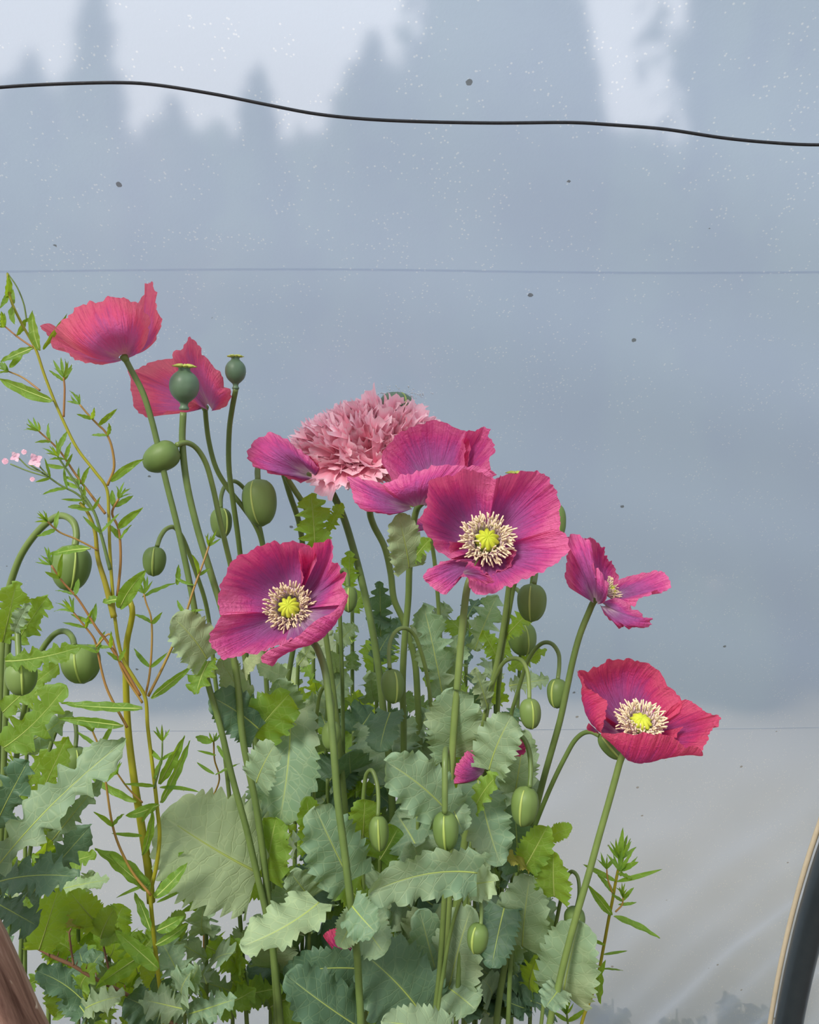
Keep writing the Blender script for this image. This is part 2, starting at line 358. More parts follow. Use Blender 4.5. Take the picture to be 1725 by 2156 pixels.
xs = np.linspace(-2.6, 2.6, 300); ph = np.linspace(PH0, PH1, 170)
XX, PP = np.meshgrid(xs, ph, indexing='xy')
o = link('wall_back', raw_mesh('wall_back', *grid(film_pt(XX, PP)), (MAT['film'],)))
tag(o, 'milky polythene film of the tunnel wall behind the poppies', None, kind='structure'); WALL = o
for py, hw in ((571, 0.0013), (1541, 0.0007)):
    D = film_D(py); p0 = math.asin((CAMZ - (py - CY)*D/F - ZC)/RF)
    V = np.stack([film_pt(xs, p0 + 0.006*np.sin(xs*2.2)*0.3 + k, -0.0008 + e) for k, e in ((-hw/RF, 0.0006), (0.0, 0.0), (hw/RF, 0.0006))])
    link('seam', raw_mesh('seam', *grid(V), (MAT['film'],)), WALL)
def slab(name, x0, x1, y0, y1, z0, z1, mat):
    v = [(x, y, z) for x in (x0, x1) for y in (y0, y1) for z in (z0, z1)]
    f = np.array([(0,1,3,2),(4,6,7,5),(0,4,5,1),(2,3,7,6),(0,2,6,4),(1,5,7,3)])
    return link(name, raw_mesh(name, v, f, None, (mat,), smooth=False))
tag(slab('floor', -2.6, 2.6, -2.6, 1.64, -0.2, 0.0, MAT['soil']), 'dark bare soil inside the tunnel', None, kind='structure')
tag(slab('ground_outside', -30, 30, 1.64, 40, -0.25, -0.02, MAT['lawn']), 'pale dry ground outside the tunnel', None, kind='structure')
HX = 0.672; hp = np.linspace(PH0, PH1, 60)
V = np.stack([np.full_like(hp, HX), YC + (RF-0.034)*np.cos(hp), ZC + (RF-0.034)*np.sin(hp)], -1)
h = Thing('tunnel_hoop', 'dark grey steel hoop pipe curving up beside the film at lower right', 'pipe', V[0])
h.part('pipe', tube(V, 0.0225, 20), MAT['steel'])
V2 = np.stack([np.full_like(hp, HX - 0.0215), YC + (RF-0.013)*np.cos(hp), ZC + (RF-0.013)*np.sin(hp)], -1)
h.part('edge_strip', tube(V2, 0.0042, 8), MAT['cream_strip'], label='thin cream strip along the pipe')  # thin pale cream line along the left side of the hoop
wp = [(-700, 240, .545), (-220, 205, .55), (0, 184, .55), (120, 177, .55), (250, 174, .547), (330, 179, .547), (450, 198, .547), (560, 220, .547), (660, 239, .547), (760, 250, .547), (880, 256, .547), (1040, 259, .547), (1200, 258, .547), (1290, 263, .547), (1400, 272, .55), (1520, 290, .553), (1620, 300, .556), (1725, 305, .556), (1950, 300, .555), (2450, 285, .55)]
wl = catmull([P(*a) for a in wp], 160)
o = link('wire', raw_mesh('wire', *tube(wl, 0.00112, 8), (MAT['wire'],)))
tag(o, 'thin black wire sagging across the upper part of the film', 'wire')
# leaning timber, lower left
A, B = P(-205, 1620, .50), P(318, 2636, .50)
d = nz(B - A); L = np.linalg.norm(B - A) + 0.62; cc = nz(np.cross(d, [0, 1, 0])); dep = nz(np.cross(cc, d))
Zl = np.linspace(0, L, 40); wv = 0.0016*np.sin(Zl*23) + 0.001*np.sin(Zl*61)
sec = []
for a in np.linspace(0, 2*math.pi, 28, endpoint=False):       # rounded-rectangle section
    ca, sa = math.cos(a), math.sin(a); k = (abs(ca)**5 + abs(sa)**5) ** -0.2
    sec.append((ca*k*0.052, sa*k*0.026))
sec = np.array(sec)
Vw = np.array([[(s[0]*(1 + w/0.06) - 0.052, s[1], z) for s in sec] for z, w in zip(Zl, wv)])
M = np.stack([-cc, dep, d], 1) if (-cc)[0] > 0 else np.stack([cc, dep, d], 1)
capd = [Vw[:1].mean(1, keepdims=True).repeat(28, 1), Vw, Vw[-1:].mean(1, keepdims=True).repeat(28, 1)]
o = link('wooden_post', raw_mesh('wooden_post', *grid(np.concatenate(capd, 0), None, True), (MAT['wood'],)))
o.matrix_world = Matrix([[*M[0], A[0]], [*M[1], A[1]], [*M[2], A[2]], [0, 0, 0, 1]])
tag(o, 'weathered brown timber leaning across the lower left corner', 'timber')

# ------------------------------------------------------------------ trees beyond the film
def tree(label, px, top, D, hw, kind, seed):
    r = np.random.RandomState(seed); H = CAMZ - (top - CY)*D/F; W = hw*D/F; x, y = (px - CX)*D/F, D
    t = Thing('tree', label, 'tree', (x, y, -0.02), 'trees beyond the film')
    base = np.array([x, y, 0.0]); n, m = 34, 40; hh = np.linspace(0, 1, n); aa = np.linspace(0, 2*math.pi, m, endpoint=False)
    if kind == 'c': pr = W*np.maximum(0.02, (1 - hh)**0.85)*(0.85 + 0.3*((hh*9) % 1 < 0.5))
    else: pr = W*np.maximum(0.02, np.sqrt(np.clip(1 - (2*hh**1.25 - 0.9)**2, 0, 1)))
    z0 = 0.25; hz = z0 + (H - z0)*hh
    rr = pr[:, None]*(0.82 + 0.16*r.rand(n, m) + 0.12*np.sin(aa*3 + r.rand()*6)[None] + 0.1*np.sin(aa*5 + hh[:, None]*9)); rr[0] *= .3
    V = base + np.stack([rr*np.cos(aa), rr*np.sin(aa), np.broadcast_to(hz[:, None], rr.shape)], -1)
    body = grid(V, None, True)
    k = 1500; hi = r.rand(k)**0.8; ai = r.rand(k)*2*math.pi
    rad = np.interp(hi, hh, pr)*(0.8 + 0.3*r.rand(k)); c = base + np.stack([rad*np.cos(ai), rad*np.sin(ai), z0 + (H - z0)*hi], -1)
    sz = min(W, 0.9)*(0.10 + 0.14*r.rand(k))*(0.5 if kind == 'c' else 0.75)
    q = c[:, None] + r.normal(size=(k, 4, 3))*sz[:, None, None]*np.array([0.6, 0.6, 0.6])
    leafc = (q.reshape(-1, 3), np.arange(4*k).reshape(k, 4), np.zeros((4*k, 2)))
    t.part('crown', merge(body, leafc), MAT['crownf'])
    t.part('trunk', tube([base + [0, 0, -0.05], base + [0, 0, 0.6*H]], [0.035*H, 0.012*H], 8), MAT['bark'])
for a in [
    ('narrow pointed conifer silhouette behind the film, reaching the top edge at left', 210, -80, 10.5, 225, 'c', 1),
    ('low rounded tree silhouette behind the film in the upper left corner', 70, 92, 13.0, 125, 'd', 2),
    ('small pointed tree silhouette behind the film between two pale sky patches', 545, 130, 9.0, 265, 'c', 3),
    ('rounded tree silhouette behind the film right of the pointed conifer', 372, 188, 14.5, 130, 'd', 4),
    ('shaggy tree silhouette behind the film left of the tallest tree', 790, 55, 12.5, 125, 'd', 5),
    ('tallest broad tree silhouette behind the film, above the middle of the wire', 1040, -230, 10.0, 235, 'd', 6),
    ('broad tree silhouette behind the film in the upper right corner', 2130, -900, 5.2, 735, 'd', 7)]: tree(*a)  # upper-right tree pulled close and enlarged out of view to darken the film
r = np.random.RandomState(5); n = 180
hx = np.linspace(-16, 16, n); top = 10.85 + 0.75*r.rand(n); Vh = []
for z, yy in ((-0.02, 20.2), (0.55, 19.6), (0.9, 19.8), (1.0, 20.6), (0.0, 21.4)):
    Vh.append(np.stack([hx, yy + 0.3*r.rand(n), np.where(z <= 0, -0.02, z*top)], -1))
hx2 = np.linspace(-9, 9, n); tp2 = 0.75 + 0.35*r.rand(n); Vl = []
for z, yy in ((-0.02, 6.6), (0.5, 6.4), (0.95, 6.6), (1.0, 7.0), (0.0, 7.5)):
    Vl.append(np.stack([hx2, yy + 0.5*np.sin(hx2*1.7 + 1) + 0.35*np.sin(hx2*4.3) + 0.3*r.rand(n), np.where(z <= 0, -0.02, z*tp2)], -1))
o = link('low_hedge', raw_mesh('low_hedge', *grid(np.array(Vl)), (MAT['crownf'],)))
tag(o, 'low hedge dimly seen through the film behind the poppies', 'hedge')
o = link('hedge', raw_mesh('hedge', *grid(np.array(Vh)), (MAT['crownf'],)))
tag(o, 'tall dark hedge silhouette behind the film, filling in below the trees', 'hedge')
# ------------------------------------------------------------------ plant builders
SEED = [100]
def rs():
    SEED[0] += 1; return np.random.RandomState(SEED[0])
def leaf_geo(B, T, hw, N, kind='r', bow=0.0, arch=0.06, fold=0.18, wave=0.12, r=None, lobes=5):
    """B base, T tip, N facing normal; returns grid + spine"""
    r = r or rs(); B, T = np.asarray(B, float), np.asarray(T, float); L = np.linalg.norm(T - B); t0 = nz(T - B)
    N = nz(N - t0*np.dot(N, t0)); S = np.cross(t0, N)
    nr, nv = {'r': (72, 13), 'l': (76, 13), 'w': (26, 7), 's': (10, 3)}[kind]
    u = np.linspace(0, 1, nr)
    C = 0.5*(B + T) + S*bow*L + N*arch*L*2
    sp = (1-u)[:, None]**2*B + 2*(u*(1-u))[:, None]*C + (u**2)[:, None]*T
    tg = nzr(np.gradient(sp, axis=0)); Nn = nzr(N - tg*(tg@N)[:, None]); W = np.cross(tg, Nn)
    v = np.linspace(-1, 1, nv); v = np.sign(v)*np.abs(v)**0.8; av = np.abs(v)
    def jag(n, ph): return (u*n + 0.25*np.sin(u*17 + ph) + ph) % 1.0
    ws = []
    for side in (0, 1):
        ph = r.rand()*6
        if kind == 'r':
            f = (1-u)**0.5*(0.70 + 0.95*u)/0.80
            f = f*(1 + 0.05*np.sin(5*u + ph)); w = f*(1 - (0.17 + .05*r.rand())*np.maximum(0, 1 - jag(11, ph)*1.15)**1.1)
        elif kind == 'l':
            f = (1-u)**0.55*(0.42 + 1.25*u)/0.84
            lb = 0.5 + 0.5*np.cos(2*math.pi*jag(lobes, ph)); w = f*(1 - 0.56*(1 - lb**0.8))*(1 - 0.20*np.abs(2*jag(lobes*3.3, ph*2) - 1))
        else:
            f = (u + 0.02)**0.62*(1.0005-u)**0.9*1.95; w = f*(1 - (0.06 if kind == 'w' else 0)*np.abs(2*jag(11, ph) - 1))
        ws.append((f*(1 - 0.56*(1 - lb**0.8)), w) if kind == 'l' else (f, w))
    sel = lambda i: np.where(v[None, :] < 0, ws[0][i][:, None], ws[1][i][:, None])
    w = (sel(0) + (sel(1) - sel(0))*(av**4)[None])*hw
    k1, k2, p1, p2 = 2.2 + 2*r.rand(), 2.2 + 2*r.rand(), r.rand()*6, r.rand()*6
    wav = np.where(v[None, :] < 0, np.sin(2*math.pi*k1*u + p1)[:, None], np.sin(2*math.pi*k2*u + p2)[:, None])
    wob = 0.25*np.sin(9*u[:, None] + 4*v[None] + p1)
    off = hw*(fold*av[None] + wave*(av**2)[None]*(wav + wob) - 0.10*(av**2)[None]) + 0.010*hw*np.sin(u[:, None]*40 - av[None]*9)*(av*(1-av)*4)[None]
    back = (-0.30*hw*(av**1.6)[None]*(1-u)[:, None]**4 if kind == 'r' else 0) + (0.10*hw*av[None]*np.ones((nr, 1)) if kind != 's' else 0)
    V = sp[:, None] + W[:, None]*(v[None]*w)[..., None] + Nn[:, None]*off[..., None] + tg[:, None]*(back*np.ones((nr, nv)))[..., None]
    UV = np.stack(np.broadcast_arrays(0.5 + 0.5*v[None], u[:, None]), -1)
    return grid(V, UV), sp, Nn
def add_leaf(th, b, t, hw, D, kind='r', mat='gl', roll=0, bow=0.0, dD=-0.02, arch=0.05, fold=0.18, wave=0.13, rib=None, lobes=5, parent=None):
    Bp, Tp = P(b[0], b[1], D), P(t[0], t[1], D + dD); h = hw*D/F
    N = nz(np.array([0, 0, CAMZ]) - 0.5*(Bp + Tp)) + np.array([0, 0, 0.25]); ax = nz(Tp - Bp); N = nz(N - ax*np.dot(N, ax))
    a = math.radians(roll); N = N*math.cos(a) + np.cross(ax, N)*math.sin(a)
    g, sp, Nn = leaf_geo(Bp, Tp, h, N, kind, bow, arch, fold, wave, lobes=lobes)
    o = th.part('leaf', g, MAT[mat], parent)
    if rib is None: rib = hw >= 26
    if rib:
        n = len(sp); k = int(n*0.93); q = sp[:k:3] - Nn[:k:3]*0.0001
        rr = max(0.0007, h*0.028)
        th.part('midrib', tube(q, [rr, rr*0.25], 6), MAT['seam'], o)
    return o
def stem_pts(pts, D0, D1, ground=True, n=None):
    p = [P(a[0], a[1], a[2] if len(a) > 2 else D0 + (D1 - D0)*i/max(1, len(pts)-1)) for i, a in enumerate(pts)]
    if ground and p[-1][2] > 0.05:
        e = p[-1]; dirn = nz(p[-1] - p[-2]); z = e[2]
        g = np.array([e[0] + np.clip(dirn[0], -.3, .3)*z*0.35, min(e[1] + 0.03, 1.2), 0.0])
        p += [e + (g - e)*0.5 + np.array([dirn[0]*0.03, 0, 0]), g]
    return catmull_seg(p, 7)
def catmull_seg(p, k):
    p = np.asarray(p, float); q = np.vstack([2*p[0] - p[1], p, 2*p[-1] - p[-2]]); out = []
    for i in range(len(p) - 1):
        a, b, c, e = q[i:i+4]; d1, d2, d3 = [max(1e-6, np.linalg.norm(x))**0.5 for x in (b - a, c - b, e - c)]
        m1 = d2*((b - a)/d1 - (c - a)/(d1 + d2) + (c - b)/d2); m2 = d2*((c - b)/d2 - (e - b)/(d2 + d3) + (e - c)/d3)
        u = np.linspace(0, 1, k, endpoint=False)[:, None]
        out.append((2*u**3 - 3*u**2 + 1)*b + (u**3 - 2*u**2 + u)*m1 + (-2*u**3 + 3*u**2)*c + (u**3 - u**2)*m2)
    return np.vstack(out + [p[-1:]])
def bud_geo(c, ax, ln, wd, r):
    n = 18; h = np.linspace(-1, 1, n); pr = []
    for k in h: pr.append((k*ln*0.5, wd*0.5*max(0.03, (1 - abs(k)**2.3)**0.5)*(1.04 - 0.12*k)))
    ph = r.rand()*6
    def mod(t, a):
        s = np.exp(-((np.abs(np.sin(a - ph)))/0.16)**2); return 1 - 0.05*s - 0.45*s*np.clip((t - 0.80)/0.2, 0, 1) + 0.012*np.sin(a*14)
    return lathe(c, ax, pr, 30, mod), ph, pr
def add_bud(th, c, axpx, ln, wd, D, mat='bud', seam=True, tilt=0.0):
    """axpx: image direction from stalk to tip"""
    r = rs(); C = P(c[0], c[1], D); ax = nz([axpx[0], tilt, -axpx[1]]); s = D/F
    g, ph, pr = bud_geo(C, ax, ln*s, wd*s, r); o = th.part('bud', g, MAT[mat])
    if seam:
        a, u, v = frame(ax); cd = nz(np.array([0, 0, CAMZ]) - C)
        best = ph + math.atan2(np.dot(cd, v), np.dot(cd, u)) - ph + r.uniform(-.6, .6)
        e = math.cos(best)*u + math.sin(best)*v
        q = [C + a*h_ + e*(rad*0.985) for h_, rad in pr[1:-1]]
        th.part('sepal_seam', tube(catmull(q, 24), [0.0006, 0.0011, 0.0006], 6), MAT['seam'], o)
    return o
def add_pod(th, c, D, wd, ht, ax=(0, -0.15, 1), crown=True, mat='pod', cw=0.40):
    s = D/F; C = P(c[0], c[1], D); w, h = wd*s*0.5, ht*s; ax = nz(ax)
    pr = [(-0.62*h, .02*w), (-0.62*h, 0.30*w), (-0.56*h, 0.34*w), (-0.52*h, 0.26*w), (-0.44*h, 0.30*w), (-0.36*h, 0.55*w), (-0.25*h, 0.82*w), (-0.1*h, 0.98*w), (0.03*h, 1.0*w), (0.16*h, 0.93*w), (0.28*h, 0.72*w), (0.36*h, 0.46*w), (0.40*h, 0.38*w), (0.47*h, 0.40*w), (0.48*h, 0.02*w)]
    o = th.part('seed_pod', lathe(C, ax, catmull(pr, 40), 28, lambda t, a: 1 + 0.015*np.cos(a*10)), MAT[mat])
    if crown:
        stigma(th, C + ax*0.46*h, ax, w*0.86, o, MAT['crown'], -0.25, 9, 0.5)
    return o
def stigma(th, c, ax, R, parent, mat, droop=0.2, rays=11, cut=0.34):
    a, u, v = frame(ax); ns, nr = rays*8, 9; an = np.linspace(0, 2*math.pi, ns, endpoint=False); t = np.linspace(0.02, 1, nr)
    ridge = np.abs(np.cos(an*rays/2.0))
    edge = 1 - cut + cut*ridge**0.8
    rr = R*t[:, None]*(1 - t[:, None]**2*(1 - edge)[None]); hh = R*(0.20*(1 - t[:, None]**2) + 0.13*(ridge[None]**3)*np.sin(math.pi*np.clip(t[:, None]*1.1, 0, 1)) - droop*t[:, None]**3*0.5)
    top = c + hh[..., None]*a + rr[..., None]*(np.cos(an)[None, :, None]*u + np.sin(an)[None, :, None]*v)
    bot = c + (hh[-1][:, None]*a - 0.06*R*a) + rr[-1][:, None]*0.97*(np.cos(an)[:, None]*u + np.sin(an)[:, None]*v)
    end = np.broadcast_to(c - a*0.12*R, bot.shape)
    th.part('stigma', grid(np.concatenate([top, bot[None], end[None]], 0), None, True), mat, parent)
def heart(th, c, D, ax, r, n=135, pod=True, seed_push=0.0):
    """ring of stamens around a young pod; r in px"""
    R = r*D/F; C = P(c[0], c[1], D); a, u, v = frame(ax); rg = rs()
    Vs, Fs, mi, k = [], [], [], 0
    for i in range(n):
        fa = 2*math.pi*(i + rg.uniform(-.4, .4))/n; e = math.cos(fa)*u + math.sin(fa)*v; sd = -math.sin(fa)*u + math.cos(fa)*v
        out = rg.uniform(0.55, 1.0); hi = rg.uniform(0.35, 0.85)*(1.25 - 0.5*out)
        p0 = C + e*R*0.30; p2 = C + e*R*out*0.80 + a*R*hi + sd*R*rg.uniform(-.08, .08); p1 = C + e*R*0.48 + a*R*hi*0.45
        dr = nz(nz(p2 - p1) + rg.normal(size=3)*0.35 + e*0.5); p3 = p2 + dr*R*rg.uniform(.16, .30)
        for pts, rad, mm in (([p0, p1, p2], R*0.022, 1), ([p2, 0.5*(p2+p3) + a*R*0.02, p3], R*0.031, 0)):
            g = tube(catmull(pts, 4), [rad*0.8, rad, rad*0.8], 5); Vs.append(g[0]); Fs.append(g[1] + k); k += len(g[0]); mi += [mm]*len(g[1])
    me = raw_mesh('stamens', np.vstack(Vs) - th.o, np.vstack(Fs), None, (MAT['anther'], MAT['filament']), mi)
    o = link('stamens', me, th.root); o['kind'] = 'stuff'; o['label'] = 'ring of cream stamens'
    if pod:
        pr = [(-0.1*R, .05*R), (0.0, .22*R), (.15*R, .33*R), (.32*R, .37*R), (.48*R, .32*R), (.56*R, .26*R), (.58*R, .02*R)]
        p = th.part('seed_pod', lathe(C, a, catmull(pr, 18), 20), MAT['ypod'], label='round yellow-green young pod')
        stigma(th, C + a*R*0.58, a, R*0.42, p, MAT['stigma'], 0.5, 10)
def add_petal(th, base, rim, D, mid=None, bulge=(0, 0, 0), mat='petal', pleat=1.0, ruf=1.0, spread=0.04, name='petal', dr=0.0):
    """base (x,y,dD), rim list of (x,y[,dD]); mid list the surface passes through half way, or a bulge (px,px,dD)"""
    r = rs(); NTt, NS = 64, 24; g = lambda q: P(q[0], q[1], D + (q[2] if len(q) > 2 else dr))
    R = catmull([g(q) for q in rim], NTt); B0 = g(base) if len(base) > 2 else P(base[0], base[1], D)
    t = np.linspace(0, 1, NTt); s = np.linspace(0, 1, NS)
    Bt = B0 + (R - B0)*spread
    if mid is not None: M = catmull([g(q) for q in mid], NTt)
    else:
        k = D/F; bl = np.array([bulge[0]*k, bulge[2], -bulge[1]*k]); M = 0.5*(Bt + R) + bl*(np.sin(math.pi*t)**0.6)[:, None]
    C = 2*M - 0.5*(Bt + R); S, T_ = s[:, None, None], None
    V = (1-S)**2*Bt[None] + 2*S*(1-S)*C[None] + S**2*R[None]
    du = np.gradient(V, axis=1); dv = np.gradient(V, axis=0); Nn = nzr(np.cross(du, dv) + 1e-12)
    k = D/F; ph = r.rand(8)*6
    pl = (np.sin(2*math.pi*7*t + ph[0]) + 0.7*np.sin(2*math.pi*13*t + ph[1]) + 0.5*np.sin(2*math.pi*23*t + ph[2]))[None]
    pl = pl*(0.25 + 0.75*s[:, None])*np.sin(math.pi*np.clip(s, 0, 1)*0.62)[:, None]
    rf = (np.sin(2*math.pi*4.3*t + ph[3]) + np.sin(2*math.pi*9.1*t + ph[4]) + 0.8*np.sin(2*math.pi*17*t + ph[5]))[None]*(s**5)[:, None]
    fade = np.sin(math.pi*np.clip(t, 0.02, 0.98))**0.35
    V = V + Nn*((pl*0.95*pleat + rf*2.1*ruf)*k*fade[None])[..., None]
    jag = (0.9*np.sin(2*math.pi*19*t + ph[6]) + 0.7*np.sin(2*math.pi*33*t + ph[7]) + r.normal(size=NTt)*0.35)*k*0.9*ruf
    V = V + nzr(R - B0)[None]*(jag[None]*(s**8)[:, None])[..., None]
    UV = np.stack(np.broadcast_arrays(t[None], s[:, None]), -1)
    return th.part(name, grid(V, UV), MAT[mat])
def start(name, label, cat, pts, D0, D1, r0, r1, mat='stem', group=None, ns=10):
    sp = stem_pts(pts, D0, D1); th = Thing(name, label, cat, sp[-1], group)
    k = D0/F*0.9; th.part('stem', tube(sp, [r0*k, r1*k], ns), MAT[mat]); th.sp = sp
    return th
# ------------------------------------------------------------------ the flowering poppies
TH = {}
GP, GB, GS = 'open magenta poppies', 'green poppy buds', 'green poppy seed pods'
def poppy(key, label, pts, D0, D1, r0=6.5, r1=8.5, group=GP, name='poppy'):
    TH[key] = t_ = start(name, label, 'poppy', pts, D0, D1, r0, r1, group=group)
    if name == 'poppy':
        R_ = r0*1.35*D0/F; dn = nz(t_.sp[0] - t_.sp[4])
        t_.part('receptacle', lathe(t_.sp[0], dn, [(-1.2*R_, .02*R_), (-1.1*R_, .62*R_), (-.5*R_, .85*R_), (.1*R_, R_), (.5*R_, .8*R_), (.75*R_, .02*R_)], 14), MAT['stem'])
    return t_

t = poppy('F1', 'highest magenta poppy, a cup seen from outside at upper left', [(262, 752), (274, 775), (300, 825), (318, 880), (333, 940), (350, 1015), (374, 1110), (400, 1230), (418, 1330), (436, 1430), (464, 1530), (490, 1640), (519, 1745), (540, 1835), (560, 1920), (580, 2040)], .62, .66, 7, 11)
add_petal(t, (262, 757, .02), [(119, 688, .045), (100, 681, .05), (84, 687, .05), (96, 698, .045), (109, 709, .04), (107, 721, .035), (113, 734, .03), (127, 731, .025), (151, 750, .015), (181, 764, .005), (225, 766, 0)], .62, mid=[(190, 735, .04), (185, 738, .05), (180, 740, .05), (182, 745, .045), (185, 748, .04), (190, 752, .03), (200, 757, .02), (215, 761, .01), (230, 763, .01), (243, 763, .01)], mat='petal_backlit')
add_petal(t, (280, 748, .03), [(283, 645, .045), (300, 626, .045), (308, 614, .045), (306, 598, .045), (313, 596, .04), (322, 594, .035), (326, 620, .025), (331, 653, .02), (339, 673, .02), (336, 693, .015), (326, 716, .01), (305, 735, .01)], .62, bulge=(8, 10, .0), mat='petal_backlit')
add_petal(t, (263, 758, .0), [(131, 716, .0), (118, 694, .0), (143, 664, -.005), (174, 642, -.005), (205, 634, -.005), (229, 627, -.005), (263, 629, -.002), (288, 636, .002), (307, 660, .005), (316, 684, .008), (308, 720, .008)], .62, mid=[(199, 754, -.01), (188, 730, -.025), (208, 700, -.03), (240, 690, -.032), (270, 692, -.03), (290, 705, -.015), (292, 742, -.003)], mat='petal_backlit', spread=0.09)

t = poppy('F2', 'half-hidden magenta poppy with a peaked petal, behind the large seed pod', [(432, 858), (434, 885), (440, 930), (455, 985), (478, 1025), (515, 1072), (540, 1110), (553, 1150), (556, 1230), (558, 1330), (560, 1420), (572, 1560), (590, 1700), (600, 1900), (606, 2100)], .70, .80, 6, 9)
add_petal(t, (436, 858, .0), [(366, 754, .01), (350, 756, .01), (333, 758, .01), (307, 767, .01), (289, 779, .015), (268, 776, .02), (275, 801, .02), (277, 823, .02), (281, 853, .02), (292, 870, .018), (314, 875, .015), (344, 872, .01), (377, 862, .005), (401, 845, 0)], .70, bulge=(0, -4, .02), mat='petal_backlit')
add_petal(t, (442, 866, -.01), [(402, 845, 0), (378, 800, .005), (364, 754, .005), (381, 733, .005), (401, 711, .0), (430, 747, -.01), (455, 776, -.015), (476, 812, -.02), (488, 827, -.02), (481, 849, -.015), (462, 862, -.01)], .70, bulge=(5, 0, -.022), mat='petal_backlit', spread=0.10)

t = poppy('P1', 'larger ripe seed pod in front of a magenta poppy', [(386, 868), (384, 930), (393, 1015), (415, 1110), (445, 1210), (472, 1300), (498, 1420), (512, 1560), (540, 1700), (560, 1850), (575, 2000), (585, 2156)], .64, .665, 8, 10, GS, 'poppy_pod')
add_pod(t, (388, 812), .64, 61, 82, (0.04, -0.12, 1))
t = poppy('P2', 'smaller ripe seed pod on a tall bare stem', [(497, 818), (489, 860), (483, 905), (482, 980), (490, 1050), (500, 1120), (507, 1180), (515, 1300), (520, 1400), (540, 1600), (570, 1900), (590, 2156)], .68, .80, 6.5, 8.5, GS, 'poppy_pod')
add_pod(t, (496, 781), .68, 43, 62, (0.0, -0.05, 1))
t = poppy('P4', 'seed pod whose crown just peeps above the frontal poppy', [(1084, 1050), (1082, 1120), (1078, 1190), (1072, 1235), (1062, 1310), (1048, 1390), (1030, 1470), (1018, 1540), (1012, 1640), (1008, 1800), (1000, 2156)], .75, .85, 7, 9, GS, 'poppy_pod')
add_pod(t, (1084, 1026), .75, 48, 62, (0.0, -0.1, 1))
t = poppy('P3', 'green seed pod pressed against the film above the double pink poppy', [(832, 868), (815, 930), (790, 1010), (779, 1076), (786, 1104), (810, 1152), (823, 1208), (830, 1262), (850, 1308), (872, 1380), (880, 1480), (885, 1600), (890, 1800), (890, 2156)], .794, .87, 8, 9, GS, 'poppy_pod')
add_bud(t, (836, 848), (0.1, -1), 46, 70, .792, 'pod', True)

t = poppy('F3', 'single drooping magenta petal poppy left of the double pink flower', [(648, 1002), (630, 985), (612, 985), (605, 1004), (618, 1028), (640, 1062), (658, 1100), (664, 1145), (670, 1230), (682, 1310), (692, 1380), (705, 1480), (720, 1620), (735, 1800), (750, 2156)], .725, .80, 7, 9)
add_petal(t, (662, 1004, .0), [(671, 985, -.012), (650, 962, -.012), (633, 950, -.010), (619, 936, -.008), (602, 923, -.006), (574, 914, -.004), (546, 919, -.002), (525, 943, .0), (523, 958, .0), (532, 981, -.005), (567, 993, -.01), (602, 1005, -.01), (634, 1017, -.008)], .705, bulge=(0, 4, -.020), spread=0.12)
add_petal(t, (664, 1002, .01), [(630, 950, .012), (645, 958, .010), (660, 970, .008), (672, 984, .006), (668, 998, .004)], .705, bulge=(4, -4, .005), mat='petal_red', ruf=.5)

t = poppy('F4', 'magenta poppy opening sideways between the double pink flower and the frontal poppy', [(905, 1048), (885, 1062), (876, 1078), (867, 1130), (862, 1200), (860, 1260), (852, 1350), (848, 1440), (850, 1520), (850, 1650), (850, 1850), (850, 2156)], .71, .82, 8, 10)
add_petal(t, (915, 1045, .012), [(826, 1012, .0), (809, 981, .0), (804, 962, .002), (815, 939, .004), (838, 915, .008), (866, 900, .012), (897, 888, .015), (921, 886, .016), (947, 894, .016), (966, 903, .016), (983, 911, .015), (990, 950, .012), (985, 985, .012)], .71, bulge=(0, -4, .012), spread=0.08)
add_petal(t, (930, 1045, .02), [(980, 985, .0), (978, 945, .005), (981, 911, .005), (1000, 905, .005), (1018, 900, .005), (1030, 905, .0), (1033, 923, -.005), (1042, 943, -.01), (1033, 965, -.01), (1034, 988, -.01), (1047, 1000, -.01)], .71, bulge=(6, -2, .015))
add_petal(t, (872, 1070, .0), [(818, 1034, -.012), (795, 1015, -.005), (760, 1009, .0), (735, 1001, .0), (729, 1004, .0), (737, 1020, -.01), (742, 1041, -.015), (750, 1061, -.02), (775, 1075, -.02), (803, 1082, -.02), (819, 1082, -.015), (842, 1078, -.01)], .70, bulge=(0, 6, -.01), spread=0.06)
add_petal(t, (880, 1072, .0), [(830, 1046, -.018), (805, 1022, -.02), (824, 1012, -.02), (854, 1000, -.02), (891, 988, -.02), (917, 982, -.02), (951, 977, -.018), (976, 983, -.015), (1000, 980, -.012), (1030, 992, -.01), (1040, 1010, -.01)], .695, bulge=(-4, 6, -.018), spread=0.10)
heart(t, (920, 1020), .725, (.1, -.2, 1), 30, 60)

t = poppy('F6', 'large magenta poppy facing the camera in the middle of the group', [(1015, 1165, .655), (1000, 1200, .645), (986, 1230, .640), (976, 1300, .642), (967, 1400, .645), (957, 1520, .648), (950, 1640, .65), (948, 1760, .65), (945, 1900, .66), (930, 2060, .67), (915, 2156, .68)], .64, .70, 8.5, 11)
b6 = (1022, 1152, .035)
add_petal(t, b6, [(949, 1177, .0), (919, 1156, .0), (905, 1134, -.005), (887, 1100, -.005), (894, 1072, -.003), (900, 1039, .0), (912, 1007, .0), (935, 1003, .003), (959, 998, .005), (984, 989, .006), (1000, 990, .008), (1024, 1000, .01), (1045, 1010, .01)], .63, bulge=(-8, 0, .024))
add_petal(t, b6, [(1030, 1030, .022), (1052, 1003, .018), (1067, 1000, .012), (1085, 997, .01), (1103, 992, .008), (1126, 991, .005), (1150, 1003, .0), (1166, 1021, .0), (1175, 1047, .0), (1179, 1068, .0), (1180, 1100, .0), (1177, 1124, .0)], .63, bulge=(4, -2, .022))
